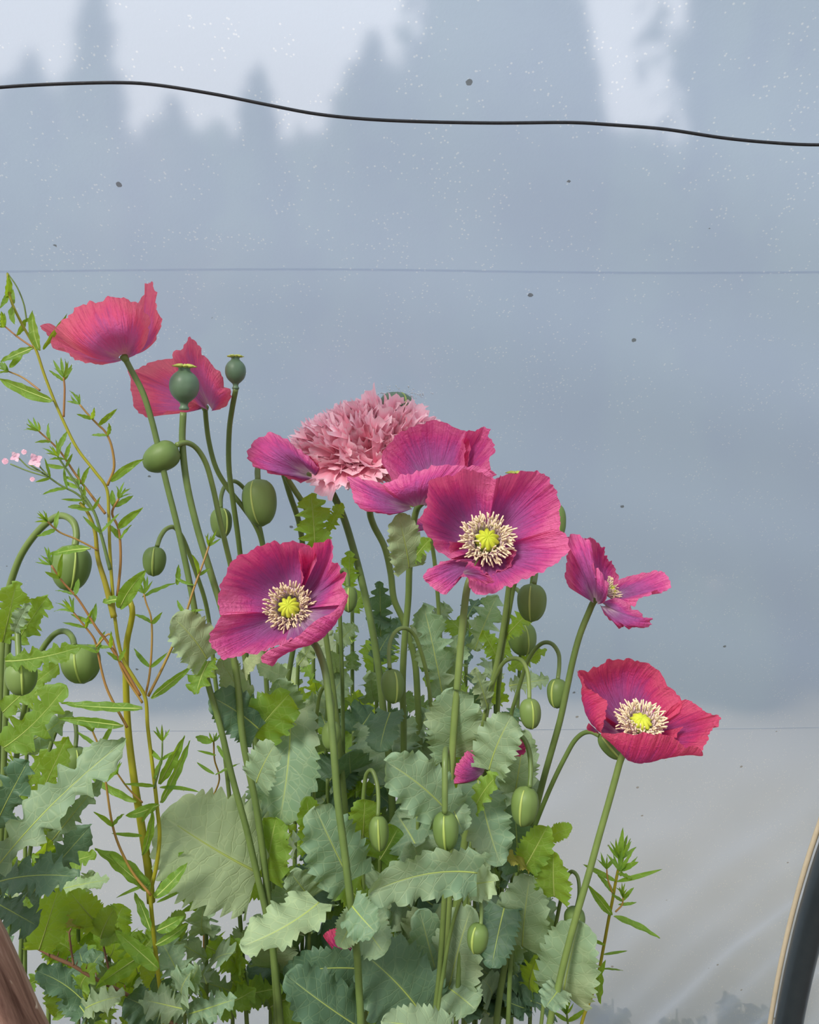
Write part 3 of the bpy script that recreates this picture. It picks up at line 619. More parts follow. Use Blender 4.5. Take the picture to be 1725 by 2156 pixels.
add_petal(t, (1022, 1158, .03), [(1172, 1112, -.005), (1193, 1126, -.01), (1198, 1147, -.012), (1193, 1167, -.015), (1175, 1185, -.018), (1150, 1197, -.02), (1130, 1210, -.02), (1097, 1224, -.022), (1073, 1232, -.024), (1053, 1244, -.026), (1032, 1252, -.026), (1008, 1250, -.026), (992, 1242, -.024), (984, 1216, -.02)], .63, bulge=(4, 6, .012))
add_petal(t, (1005, 1178, .01), [(990, 1184, -.01), (960, 1181, -.015), (931, 1183, -.018), (903, 1199, -.02), (892, 1216, -.022), (907, 1234, -.024), (937, 1252, -.026), (953, 1234, -.024), (966, 1218, -.022), (984, 1213, -.02)], .63, bulge=(0, -4, -.01))
add_petal(t, (975, 1206, -.024), [(984, 1186, -.028), (993, 1183, -.034), (1008, 1195, -.038), (1025, 1210, -.040), (1040, 1224, -.040), (1030, 1230, -.040), (1012, 1226, -.037), (990, 1222, -.033)], .63, bulge=(2, -4, -.006), pleat=.5)
add_petal(t, (1022, 1148, .045), [(945, 1140, .012), (955, 1180, .01), (990, 1200, .008), (1030, 1210, .006), (1070, 1195, .01), (1090, 1160, .012)], .63, bulge=(0, 0, .012), spread=.3)
heart(t, (1024, 1148), .655, (0.0, -.82, .42), 62, 230)

t = poppy('F5', 'wide open magenta poppy leaning left, lowest of the central flowers', [(628, 1312, .645), (650, 1342, .635), (668, 1365, .62), (684, 1410, .61), (694, 1480, .605), (703, 1580, .60), (712, 1690, .60), (724, 1780, .60), (736, 1880, .60), (744, 1940, .605), (752, 2010, .61), (756, 2080, .62), (760, 2156, .62)], .61, .63, 8.5, 11)
b5 = (617, 1284, .035)
add_petal(t, b5, [(463, 1296, -.004), (460, 1274, .0), (462, 1244, .004), (471, 1215, .008), (487, 1186, .010), (509, 1167, .014), (538, 1154, .016), (570, 1143, .018), (610, 1140, .02), (637, 1145, .02), (660, 1156, .02), (668, 1180, .02)], .605, bulge=(-4, -4, .024))
add_petal(t, b5, [(640, 1215, .022), (631, 1180, .016), (627, 1158, .012), (656, 1153, .006), (669, 1141, .004), (690, 1136, .0), (699, 1143, .0), (701, 1179, -.004), (714, 1186, -.006), (716, 1204, -.008), (727, 1206, -.008), (723, 1231, -.012), (729, 1250, -.014), (717, 1273, -.016)], .605, bulge=(10, 0, .020))
add_petal(t, (612, 1290, .03), [(470, 1288, .0), (463, 1300, -.002), (453, 1318, -.006), (441, 1348, -.010), (453, 1372, -.014), (479, 1387, -.018), (516, 1378, -.020), (554, 1371, -.018), (592, 1358, -.012), (640, 1335, .0)], .605, bulge=(-2, 6, .012), spread=.08)
add_petal(t, (617, 1282, .042), [(585, 1320, .03), (620, 1340, .024), (660, 1325, .02), (690, 1295, .018), (705, 1262, .016)], .605, bulge=(0, 0, .012), spread=.3)
add_petal(t, (620, 1292, .028), [(729, 1249, -.016), (717, 1271, -.022), (700, 1289, -.028), (664, 1307, -.034), (628, 1339, -.036), (592, 1359, -.036), (568, 1368, -.034), (550, 1383, -.03), (553, 1395, -.028), (568, 1397, -.026)], .605, mid=[(716, 1268, -.002), (712, 1290, -.010), (698, 1320, -.016), (672, 1346, -.018), (634, 1358, -.02), (604, 1372, -.02), (590, 1380, -.02), (586, 1386, -.018)], ruf=.8)
heart(t, (613, 1285), .635, (-.03, -.86, .34), 57, 230)

t = poppy('F7', 'ragged magenta poppy seen from the side, facing right', [(1262, 1255), (1250, 1268), (1240, 1290), (1222, 1335), (1208, 1385), (1196, 1440), (1180, 1515), (1162, 1580), (1145, 1640), (1125, 1720), (1105, 1800), (1085, 1900), (1065, 2020), (1045, 2156)], .665, .72, 7.5, 10)
add_petal(t, (1275, 1252, .015), [(1228, 1136, .01), (1242, 1131, .015), (1252, 1137, .02), (1265, 1147, .024), (1275, 1165, .026), (1284, 1181, .028), (1296, 1196, .03), (1302, 1214, .03), (1303, 1228, .03)], .665, bulge=(4, 2, .02))
add_petal(t, (1282, 1258, .005), [(1303, 1221, .02), (1325, 1213, .02), (1345, 1208, .018), (1375, 1204, .012), (1392, 1201, .006), (1406, 1213, .0), (1413, 1230, -.005), (1404, 1243, -.008), (1375, 1248, -.012), (1345, 1262, -.012), (1338, 1278, -.010)], .665, bulge=(0, 6, .006), pleat=1.6)
add_petal(t, (1262, 1270, -.002), [(1296, 1258, .0), (1320, 1268, .0), (1342, 1288, -.004), (1360, 1299, -.006), (1374, 1303, -.008), (1370, 1314, -.012), (1358, 1321, -.016), (1340, 1323, -.018), (1314, 1318, -.02), (1307, 1322, -.018), (1291, 1309, -.012), (1273, 1293, -.006)], .66, bulge=(-4, 6, -.014), pleat=1.6, spread=.12)
add_petal(t, (1256, 1273, -.004), [(1198, 1236, -.004), (1190, 1211, -.004), (1195, 1168, -.002), (1196, 1127, .0), (1209, 1122, .0), (1221, 1129, -.002), (1232, 1137, -.004), (1241, 1136, -.006), (1245, 1162, -.012), (1250, 1192, -.016), (1266, 1207, -.02), (1279, 1222, -.02), (1279, 1252, -.016), (1271, 1269, -.01)], .66, bulge=(-4, 4, -.016), pleat=1.8, spread=.10)
heart(t, (1276, 1247), .672, (.85, -.25, .35), 30, 110)

t = poppy('F9', 'crimson-purple poppy at the right, a wide bowl seen from above', [(1322, 1570), (1308, 1598), (1296, 1640), (1282, 1690), (1262, 1760), (1240, 1840), (1215, 1925), (1192, 2010), (1172, 2095), (1158, 2156)], .615, .64, 8, 10.5)
b9 = (1338, 1556, .01)
add_petal(t, b9, [(1243, 1500, .02), (1222, 1430, .024), (1219, 1413, .026), (1239, 1413, .028), (1251, 1404, .03), (1279, 1393, .034), (1308, 1388, .036), (1342, 1389, .036), (1371, 1402, .034), (1391, 1417, .032), (1407, 1441, .028), (1425, 1461, .024), (1436, 1475, .02), (1432, 1500, .018)], .605, bulge=(0, 4, .028), mat='petal_red')
add_petal(t, (1325, 1560, .0), [(1216, 1412, .018), (1226, 1428, .010), (1236, 1448, .002), (1251, 1456, -.004), (1267, 1467, -.008), (1279, 1480, -.012), (1277, 1498, -.016), (1272, 1520, -.018), (1268, 1543, -.016)], .605, mid=[(1262, 1500, .02), (1236, 1478, .014), (1233, 1495, .006), (1240, 1516, .0), (1252, 1530, -.006), (1262, 1541, -.008), (1280, 1552, -.008)], mat='petal_red')
add_petal(t, (1350, 1560, .005), [(1425, 1478, .022), (1446, 1473, .02), (1464, 1482, .016), (1482, 1496, .010), (1494, 1502, .006), (1513, 1506, .002), (1517, 1516, -.004), (1512, 1529, -.008), (1494, 1539, -.012), (1492, 1559, -.016), (1477, 1577, -.02), (1452, 1576, -.022)], .605, bulge=(0, 12, .012), mat='petal_red')
add_petal(t, (1260, 1540, .0), [(1240, 1522, .004), (1236, 1530, .0), (1238, 1537, -.004), (1262, 1545, -.008)], .605, mat='petal_red', pleat=.4, ruf=.3)
add_petal(t, (1335, 1562, .0), [(1268, 1542, -.018), (1295, 1545, -.026), (1314, 1542, -.03), (1334, 1547, -.034), (1350, 1544, -.036), (1377, 1545, -.038), (1403, 1547, -.038), (1427, 1559, -.036), (1446, 1574, -.034), (1466, 1571, -.03), (1480, 1583, -.028), (1478, 1588, -.026)], .605, mid=[(1280, 1556, -.012), (1302, 1580, -.018), (1322, 1600, -.02), (1344, 1607, -.02), (1370, 1605, -.02), (1395, 1597, -.02), (1416, 1592, -.02), (1450, 1588, -.02)], mat='petal_red', ruf=.8)
add_petal(t, (1340, 1550, .02), [(1262, 1500, .012), (1268, 1540, .0), (1300, 1565, -.008), (1350, 1572, -.012), (1410, 1560, -.008), (1440, 1530, .004)], .605, bulge=(0, 4, .01), mat='petal_red', spread=.3)
heart(t, (1345, 1536), .612, (0.02, -.60, .78), 56, 230)

t = poppy('F8', 'magenta poppy mostly hidden behind a grey-green leaf, low in the middle', [(1035, 1600), (1030, 1618), (1018, 1640), (1000, 1690), (985, 1740), (975, 1800), (962, 1900), (955, 2000), (945, 2156)], .68, .72, 9, 12)
add_petal(t, (1022, 1622, .0), [(1008, 1578, .0), (985, 1582, .0), (970, 1598, -.004), (960, 1615, -.006), (956, 1640, -.008), (960, 1648, -.008), (985, 1645, -.008), (1012, 1634, -.006)], .652, bulge=(-2, 2, -.008))
add_petal(t, (1040, 1612, .0), [(1060, 1552, .0), (1080, 1554, .0), (1102, 1560, -.002), (1110, 1578, -.004), (1095, 1590, -.006), (1075, 1600, -.006), (1052, 1620, -.006)], .652, bulge=(4, 0, .006))
t = poppy('F10', 'dark red fallen poppy petals in deep shade under a round leaf', [(742, 2000), (748, 2030), (752, 2090), (756, 2156)], .72, .72, 6, 7)
add_petal(t, (752, 2012, .0), [(752, 1968, .0), (728, 1956, .0), (700, 1955, .0), (684, 1968, -.004), (700, 1990, -.008), (730, 2010, -.008)], .70, bulge=(-2, 6, -.01), mat='petal_red')
t = poppy('F11', 'small glimpse of a magenta petal behind the stem left of the frontal poppy', [(905, 1120), (915, 1180), (925, 1300), (930, 1450), (930, 2156)], .80, .86, 5, 7)
add_petal(t, (905, 1112, .0), [(885, 1092, .0), (860, 1093, .0), (854, 1104, .0), (862, 1116, .0), (885, 1118, .0)], .80, bulge=(0, 3, -.008))

# ------------------------------------------------------------------ the double pink poppy
t = poppy('PK', 'double pink poppy, a dense ruffled ball with fringed petals', [(700, 1000), (692, 1022), (704, 1046), (722, 1085), (744, 1155), (766, 1240), (786, 1335), (800, 1430), (811, 1530), (820, 1600), (826, 1700), (830, 1850), (832, 2156)], .79, .80, 8.5, 9.5, 'double pink poppies')
def fringe(seed):
    r = np.random.RandomState(seed); nr, nc = 16, 17; u = np.linspace(0, 1, nr); v = np.linspace(-1, 1, nc)
    tips = (0.70 if seed % 3 else 0.84) + (0.30 if seed % 3 else 0.16)*np.abs(np.cos(v*math.pi*r.choice([1.5, 2.0, 2.5]) + r.rand()*2))**1.3*(1 - 0.25*np.abs(v)) + 0.05*r.normal(size=nc)
    w = (0.16 + 0.34*u**0.8)*(1.0 if seed % 3 else 1.35); uu = u[:, None]*(1 - u[:, None]**3*(1 - tips)[None])
    X = v[None]*w[:, None]*(1 + 0.12*u[:, None]**3); bend = r.uniform(-0.15, 0.30)
    Z = bend*uu**2 + 0.22*(v[None]**2)*w[:, None]*1.2 + 0.05*np.sin(v[None]*6 + u[:, None]*5 + r.rand()*6)*u[:, None]
    V = np.stack(np.broadcast_arrays(X, uu, Z), -1)
    UV = np.stack(np.broadcast_arrays(0.5 + 0.5*v[None], u[:, None]), -1)
    return raw_mesh('petal', *grid(V, UV), (MAT['petal_pink'],))
FR = [fringe(900 + i) for i in range(12)]
pr = np.random.RandomState(42); kpx = .785/F
core = P(758, 958, .783); axk = nz([0.12, -0.30, 1.0]); a_, u_, v_ = frame(axk)
def pink_petal(pos, d, nrm, ln, wd):
    o = link('petal', FR[pr.randint(12)], t.root)
    Y = nz(d); Z = nz(nrm - Y*np.dot(nrm, Y)); X = np.cross(Y, Z); p = pos - t.o
    M = Matrix([[X[0]*wd, Y[0]*ln, Z[0]*wd, p[0]], [X[1]*wd, Y[1]*ln, Z[1]*wd, p[1]], [X[2]*wd, Y[2]*ln, Z[2]*wd, p[2]], [0, 0, 0, 1]])
    o.matrix_local = M
for i in range(290):
    q = i/290.0
    # directions spread over the dome: outer skirt first, crown last
    el = math.asin(-0.30 + 1.28*q if q < 1 else 1.0) if -0.30 + 1.28*q < 1 else math.pi/2*0.97
    az = i*2.39996 + pr.uniform(-.3, .3)
    d = math.cos(el)*(math.cos(az)*u_ + math.sin(az)*v_) + math.sin(el)*a_
    rad = np.array([158, 46, 118])*kpx                         # ellipsoid radii in x, y, z
    tipp = core + d*rad*pr.uniform(0.86, 1.04) + np.array([0.018*d[2], 0, 0.0])
    jit = pr.normal(size=3)*0.22
    ln = pr.uniform(54, 80)*kpx; dd = nz(d*np.array([1, .7, 1]) + jit + 0.18*a_)
    pink_petal(tipp - dd*ln*0.9, dd, nz(d*0.3 + a_*0.8 + pr.normal(size=3)*0.5), ln, pr.uniform(46, 82)*kpx)
for x0, y0, x1, y1, w in ((715, 985, 665, 1022, 66), (722, 990, 700, 1028, 60), (735, 990, 742, 1026, 62), (760, 985, 790, 1018, 70), (700, 980, 640, 995, 70)):
    A_, B_ = P(x0, y0, .775), P(x1, y1, .757); pink_petal(A_, B_ - A_, np.array([0, -1, .3]), np.linalg.norm(B_ - A_)*1.15, w*kpx)
g = lathe(P(702, 1000, .79), nz([0.1, -.1, 1]), [(-.006, .001), (-.003, .005), (.004, .009), (.012, .014), (.018, .012), (.022, .002)], 20)
t.part('petal_base', g, MAT['petal_pink'])

# ------------------------------------------------------------------ nodding and upright buds
def bud(key, label, c, ax, ln, wd, pts, D0, D1, r0=5, r1=7, tilt=0.0, seam=True):
    TH[key] = start('poppy_bud', label, 'poppy bud', pts, D0, D1, r0, r1, group=GB)
    add_bud(TH[key], c, ax, ln, wd, D0, 'bud', seam, tilt)
bud('B1', 'smooth light green bud tipped sideways below the highest poppy', (339, 963), (-.80, .45), 82, 60, [(372, 937), (392, 932), (412, 942), (432, 972), (448, 1025), (462, 1090), (476, 1150), (490, 1210), (505, 1300), (520, 1420), (540, 1560), (560, 1700), (580, 1900), (585, 2156)], .635, .74, 6.5, 9, 0.0, False)
bud('B2', 'plump hanging bud with a pale seam, beside the drooping magenta petal', (547, 1058), (.12, 1), 102, 68, [(543, 1012), (543, 985), (552, 965), (575, 962), (592, 985), (610, 1040), (632, 1110), (640, 1220), (622, 1340), (606, 1440), (600, 1600), (600, 2156)], .735, .84, 7, 8)
bud('B3', 'small hanging bud between two tall stems under the seed pods', (466, 1101), (.05, 1), 66, 43, [(465, 1070), (466, 1045), (474, 1024), (492, 1013), (510, 1024), (528, 1052), (545, 1100), (560, 1180), (570, 1300), (580, 1500), (600, 1800), (610, 2156)], .74, .84, 5, 7)
bud('B4', 'small hanging bud on a short hook beside the willowherb stem', (325, 1182), (-.06, 1), 64, 46, [(331, 1150), (338, 1130), (350, 1114), (366, 1110), (382, 1128), (398, 1165), (416, 1215), (432, 1265), (442, 1320), (452, 1420), (470, 1560), (490, 1750), (520, 2156)], .66, .76, 5.5, 7)
bud('B5', 'large round hanging bud just below the right edge of the frontal poppy', (1120, 1269), (-.02, 1), 82, 59, [(1125, 1230), (1128, 1205), (1120, 1185), (1100, 1195), (1085, 1225), (1072, 1290), (1058, 1370), (1050, 1450), (1048, 1520), (1045, 1700), (1040, 2156)], .72, .86, 6, 7.5)
bud('B6', 'dark bud half hidden behind stems below the large round bud', (1100, 1345), (.1, 1), 72, 58, [(1098, 1310), (1100, 1270), (1092, 1244), (1080, 1240), (1070, 1260), (1060, 1340), (1052, 1440), (1046, 1560), (1030, 2156)], .84, .90, 5, 7)
bud('B7', 'ribbed hanging bud touching the stem of the side-facing poppy', (1174, 1460), (-.02, 1), 64, 42, [(1175, 1430), (1178, 1400), (1176, 1375), (1163, 1356), (1146, 1353), (1128, 1366), (1110, 1395), (1097, 1435), (1085, 1475), (1077, 1505), (1070, 1600), (1060, 1800), (1050, 2156)], .70, .80, 5, 8)
bud('B8', 'brown-tinged hanging bud left of the ribbed one', (1117, 1503), (.05, 1), 66, 43, [(1115, 1472), (1114, 1440), (1110, 1410), (1098, 1390), (1080, 1386), (1062, 1394), (1046, 1420), (1032, 1460), (1020, 1510), (1012, 1550), (1000, 1650), (990, 1850), (980, 2156)], .665, .75, 5, 8)
bud('B9', 'hanging bud on an arched stalk in front of the central foliage', (827, 1445), (.03, 1), 74, 48, [(821, 1408), (819, 1375), (824, 1345), (838, 1326), (856, 1323), (872, 1336), (886, 1370), (899, 1420), (909, 1490), (918, 1570), (928, 1650), (935, 1800), (935, 2156)], .68, .76, 5, 7)
bud('B10', 'large hanging bud in front of the half-hidden magenta poppy', (1105, 1698), (-.10, 1), 86, 55, [(1116, 1658), (1118, 1620), (1114, 1580), (1102, 1554), (1084, 1544), (1064, 1552), (1044, 1576), (1030, 1604), (1020, 1640), (1008, 1720), (990, 1820), (975, 1950), (960, 2156)], .625, .68, 6, 9)
bud('B11', 'narrow hanging bud on a tight hairpin stalk low in the middle', (798, 1755), (.05, 1), 76, 40, [(796, 1718), (797, 1680), (793, 1645), (783, 1622), (773, 1628), (767, 1660), (764, 1720), (764, 1790), (765, 1860), (766, 1930), (768, 2050), (770, 2156)], .63, .68, 5, 7.5)
bud('B12', 'thick hanging bud on a straight pale stalk at lower centre', (939, 1750), (.05, 1), 84, 52, [(937, 1712, .575), (937, 1660, .575), (937, 1600, .58), (938, 1582, .59), (940, 1578, .602), (942, 1590, .612), (944, 1640, .616), (944, 1750, .62), (938, 1860, .625), (932, 1960, .63), (925, 2060, .64), (915, 2156, .65)], .58, .64, 7, 10)
bud('B13', 'lowest hanging bud, small and yellowish, beneath the drooping blue-green leaf', (1006, 1976), (-.08, 1), 64, 43, [(1013, 1947), (1014, 1915), (1010, 1885), (1000, 1864), (985, 1870), (968, 1900), (950, 1960), (935, 2040), (920, 2156)], .585, .64, 4.5, 8)
bud('B14', 'dark bud lying against the underside of the crimson-purple poppy', (1285, 1572), (.62, .75), 66, 34, [(1262, 1549), (1245, 1541), (1228, 1544), (1210, 1560), (1190, 1595), (1170, 1635), (1150, 1680), (1128, 1735), (1105, 1800), (1085, 1900), (1070, 2156)], .64, .70, 5.5, 8.5)
bud('B15', 'dark green bud peeking out right of the lowest central flower', (735, 1262), (0, 1), 56, 34, [(733, 1236), (731, 1214), (727, 1200), (718, 1204), (714, 1230), (716, 1300), (720, 1400), (722, 1500), (725, 1800), (730, 2156)], .74, .82, 5, 6)
bud('B16', 'dark bud behind the stem of the crimson-purple poppy near the bottom', (1210, 1938), (-.05, 1), 58, 42, [(1214, 1912), (1220, 1880), (1216, 1845), (1205, 1835), (1192, 1850), (1180, 1900), (1165, 1980), (1140, 2156)], .70, .74, 4.5, 6)
bud('B17', 'pale bud half hidden by the stem of the lowest central flower', (697, 1548), (-.1, 1), 62, 38, [(700, 1518), (701, 1480), (695, 1455), (684, 1446), (674, 1462), (667, 1510), (664, 1600), (660, 1700), (656, 1800), (652, 1900), (650, 2156)], .68, .74, 4.5, 6.5)
bud('B18', 'sliver of a bud at the right rim of the frontal poppy', (1174, 1098), (0.05, 1), 76, 36, [(1172, 1062), (1168, 1040), (1155, 1030), (1140, 1050), (1130, 1120), (1118, 1240), (1100, 1340), (1090, 1500), (1070, 2156)], .76, .88, 4.5, 6)
bud('L1', 'largest drooping bud on a high arched stalk at the left edge', (150, 1196), (-.10, 1), 100, 76, [(158, 1150), (161, 1125), (156, 1102), (142, 1089), (124, 1086), (100, 1100), (72, 1128), (45, 1168), (28, 1210), (17, 1250), (8, 1330), (2, 1450), (-6, 1650), (-15, 1900)], .66, .72, 8, 14)
bud('L2', 'round glossy bud with a split tip left of the willowherb stems', (171, 1398), (.14, 1), 84, 76, [(157, 1360), (152, 1342), (140, 1330), (122, 1331), (105, 1345), (85, 1375), (60, 1450), (40, 1560), (20, 1700), (0, 1900)], .65, .71, 7, 9)
bud('L3', 'rounded bud on a straight stalk at the left edge above a lobed leaf', (45, 1427), (.05, 1), 76, 62, [(40, 1392), (38, 1350), (36, 1310), (34, 1290), (30, 1282), (24, 1292), (18, 1350), (12, 1500), (5, 1700), (-5, 1900)], .63, .70, 7, 11)
bud('L4', 'small pale bud behind the long grey lobed leaf', (157, 1603), (-.03, 1), 62, 54, [(159, 1574), (161, 1545), (157, 1520), (145, 1508), (128, 1520), (110, 1560), (90, 1640), (70, 1750), (50, 1900), (40, 2156)], .72, .76, 5, 7)
# ------------------------------------------------------------------ leaves on the flowering stems
# owner, base, tip, half width px, depth, kind, material, roll, bow, extra
LV = [
 ('F1', 545, 1838, 350, 1722, 112, .668, 'r', 'pale', -12, -.03, dict(wave=.035, dD=-.03, fold=.10)),
 ('F1', 562, 1850, 582, 1722, 48, .685, 'r', 'fr', -20, 0, {}),
 ('F1', 436, 1388, 366, 1302, 50, .635, 'r', 'pale', 10, .05, {}),
 ('F1', 440, 1392, 414, 1458, 32, .64, 'r', 'fr', 40, 0, dict(wave=.3)),
 ('F1', 548, 1856, 440, 1885, 40, .73, 'r', 'fr', -30, .05, {}),
 ('P1', 512, 1474, 462, 1388, 34, .68, 'r', 'gl', 20, 0, {}),
 ('P1', 515, 1420, 556, 1374, 18, .66, 'r', 'pale', -20, -.1, {}),
 ('P1', 545, 1535, 447, 1468, 48, .668, 'r', 'dk', -10, .06, {}),
 ('P1', 535, 1550, 608, 1462, 56, .68, 'r', 'fr', 25, -.05, dict(wave=.2)),
 ('P1', 540, 1648, 578, 1568, 42, .615, 'r', 'gl', -15, 0, {}),
 ('B1', 612, 1500, 588, 1730, 66, .70, 'r', 'gl', 14, -.10, dict(arch=.08)),
 ('B1', 560, 1640, 540, 1745, 40, .71, 'r', 'gl', -20, .0, {}),
 ('F2', 600, 1428, 540, 1400, 24, .72, 'r', 'pale', 10, 0, {}),
 ('F2', 622, 1505, 584, 1432, 32, .72, 'r', 'gl', -15, 0, {}),
 ('F2', 606, 1960, 612, 1852, 46, .72, 'r', 'gl', -10, 0, {}),
 ('PK', 812, 1532, 820, 1640, 76, .825, 'r', 'gl', 8, 0, dict(wave=.16, arch=.09)),
 ('PK', 822, 1500, 800, 1580, 40, .75, 'r', 'dk', 30, 0, {}),
 ('F5', 738, 1856, 664, 1702, 64, .622, 'r', 'gl', 5, -.03, dict(dD=-.015)),
 ('F5', 742, 1908, 790, 1962, 42, .585, 'r', 'gl', 25, 0, dict(wave=.2)),
 ('F5', 745, 1930, 715, 1992, 30, .61, 'r', 'pale', -25, 0, {}),
 ('F5', 755, 1932, 808, 2006, 46, .635, 'r', 'gl', 10, 0, {}),
 ('B17', 655, 1788, 645, 1680, 30, .65, 'r', 'fr', 20, 0, {}),
 ('B17', 654, 1892, 612, 1838, 38, .66, 'r', 'gl', -10, 0, {}),
 ('B11', 764, 1762, 768, 1682, 36, .66, 'r', 'fr', 10, 0, {}),
 ('B11', 764, 1905, 690, 1850, 42, .66, 'r', 'fr', 20, .1, {}),
 ('F6', 948, 1716, 814, 1604, 58, .60, 'r', 'gl', -8, .06, dict(dD=-.03, wave=.15)),
 ('F6', 950, 1690, 975, 1750, 34, .615, 'r', 'gl', 20, 0, {}),
 ('F6', 958, 1594, 954, 1452, 60, .665, 'r', 'gl', 5, 0, {}),
 ('F6', 1005, 1838, 778, 1880, 54, .57, 'r', 'gl', -38, .16, dict(dD=-.03, arch=.02, fold=.30, wave=.18)),
 ('F6', 985, 1862, 1045, 1855, 36, .60, 'r', 'pale', 20, 0, dict(wave=.25)),
 ('F6', 932, 2096, 884, 1918, 50, .70, 'r', 'gl', 10, -.03, {}),
 ('F6', 945, 2085, 992, 1912, 58, .69, 'r', 'gl', -10, .0, {}),
 ('F6', 945, 2080, 1000, 2125, 48, .68, 'r', 'gl', -10, .0, {}),
 ('P1', 672, 1900, 512, 1992, 60, .585, 'r', 'pale', 34, -.18, dict(dD=-.03, arch=.03, fold=.28, wave=.16)),
 ('F10', 752, 2160, 606, 2056, 62, .645, 'r', 'dk', 5, -.05, {}),
 ('F10', 892, 2140, 766, 2008, 84, .665, 'r', 'dk', -8, .06, {}),
 ('F10', 760, 2040, 600, 2050, 44, .69, 'r', 'dk', -30, .1, {}),
 ('F6', 946, 2172, 806, 2150, 40, .575, 'r', 'gl', -10, 0, {}),
 ('P4', 1028, 1494, 1000, 1408, 30, .72, 'l', 'gl', 10, 0, {}),
 ('F8', 1030, 1622, 1078, 1506, 48, .635, 'r', 'gl', -5, -.04, {}),
 ('F8', 1085, 1668, 1104, 1538, 38, .745, 'r', 'gl', 10, 0, {}),
 ('F8', 1006, 1640, 1052, 1815, 52, .645, 'r', 'gl', -14, .08, dict(wave=.2)),
 ('F8', 1004, 1694, 1046, 1634, 28, .63, 'r', 'fr', -30, 0, dict(wave=.3)),
 ('B10', 1092, 1836, 1084, 1690, 36, .69, 'r', 'dk', 0, 0, {}),
 ('F7', 1106, 1826, 1152, 1740, 34, .66, 'r', 'fr', 15, 0, {}),
 ('F7', 1110, 1830, 1064, 1812, 18, .65, 'r', 'ol', 30, .2, dict(wave=.3)),
 ('F7', 1100, 1992, 1116, 1844, 52, .69, 'r', 'gl', -10, 0, {}),
 ('F7', 1062, 1912, 1036, 2034, 42, .68, 'r', 'dk', 10, 0, {}),
 ('B16', 1168, 1888, 1166, 1792, 38, .67, 'r', 'fr', -15, 0, dict(fold=.35)),
 ('B16', 1162, 1760, 1206, 1742, 18, .68, 'r', 'fr', 0, 0, {}),
 ('F9', 1186, 2092, 1220, 1942, 66, .662, 'r', 'gl', -5, 0, dict(wave=.10)),
 ('F9', 1180, 2080, 1150, 2120, 30, .64, 'r', 'gl', -5, 0, {}),
 ('F3', 664, 1164, 655, 1042, 52, .76, 'l', 'fr', 10, 0, {}),
 ('F3', 690, 1120, 722, 1060, 22, .77, 'l', 'fr', 0, 0, {}),
 ('F4', 862, 1196, 838, 1084, 40, .715, 'r', 'pale', 18, 0, dict(wave=.13)),
 ('F4', 866, 1186, 908, 1132, 26, .72, 'l', 'fr', -10, 0, {}),
 ('F4', 858, 1070, 882, 1062, 9, .74, 'l', 'fr', -10, 0, {}),
 ('B15', 736, 1246, 736, 1162, 28, .80, 'l', 'fr', 0, 0, {}),
 ('P3', 802, 1340, 800, 1226, 34, .86, 'l', 'dk', 0, 0, {}),
 ('P3', 836, 1318, 772, 1300, 24, .86, 'l', 'dk', 0, 0, {}),
 ('F11', 932, 1462, 892, 1274, 54, .80, 'l', 'gl', 5, 0, {}),
 ('F11', 934, 1470, 968, 1340, 44, .82, 'l', 'gl', 0, 0, {}),
 ('P4', 1000, 1370, 1046, 1256, 46, .84, 'l', 'gl', -10, 0, {}),
 ('B5', 1064, 1342, 1118, 1284, 30, .80, 'l', 'fr', 0, 0, {}),
 ('B5', 1056, 1400, 1016, 1328, 28, .82, 'l', 'fr', 0, 0, {}),
 ('B6', 1072, 1444, 1154, 1430, 30, .85, 'l', 'gl', 10, 0, {}),
 ('B6', 1070, 1410, 1150, 1368, 22, .86, 'l', 'fr', 10, 0, {}),
 # left edge plants
 ('L3', 6, 1352, 34, 1228, 50, .645, 'l', 'fr', 5, 0, {}),
 ('L3', 36, 1352, 100, 1256, 44, .66, 'l', 'fr', 0, 0, {}),
 ('L3', 30, 1330, 60, 1270, 24, .63, 'l', 'gl', 0, 0, {}),
 ('L2', 12, 1392, 168, 1362, 34, .625, 'l', 'fr', 20, .06, {}),
 ('L1', 8, 1574, 136, 1448, 62, .615, 'l', 'fr', 0, .1, dict(lobes=4)),
 ('L1', 60, 1560, 150, 1500, 36, .63, 'l', 'gl', 0, .1, {}),
 ('L1', 6, 1500, 122, 1400, 40, .68, 'l', 'fr', 0, 0, {}),
 ('L1', -10, 1830, 262, 1560, 68, .555, 'l', 'gl', 0, -.05, dict(dD=.02, lobes=5)),
 ('L1', -10, 1740, 60, 1600, 58, .60, 'l', 'dk', 0, 0, {}),
 ('L4', 78, 1694, 142, 1552, 40, .68, 'l', 'fr', 0, 0, {}),
 ('L4', 40, 1680, 100, 1580, 34, .72, 'l', 'fr', 0, 0, {}),
 ('L1', 0, 1856, 162, 1846, 58, .59, 'l', 'dk', 0, -.05, {}),
 ('L1', 60, 1890, 190, 1740, 50, .63, 'l', 'dk', 10, 0, {}),
 ('L1', -10, 1900, 80, 1950, 56, .60, 'l', 'dk', 10, 0, {}),
 ('L1', 110, 1770, 214, 1640, 34, .59, 'l', 'gl', 10, 0, {}),
 ('L4', 82, 2000, 124, 1868, 36, .68, 'r', 'fr', 10, 0, {}),
 ('L4', 100, 1880, 230, 1852, 28, .74, 'l', 'pale', 0, 0, {}),
 ('L4', 110, 1830, 200, 1800, 34, .76, 'l', 'fr', 0, 0, {}),
]
for ow, bx, by, tx, ty, hw, D, kd, mt, roll, bow, ex in LV:
    add_leaf(TH[ow], (bx, by), (tx, ty), hw, D, kd, mt, roll, bow, **ex)

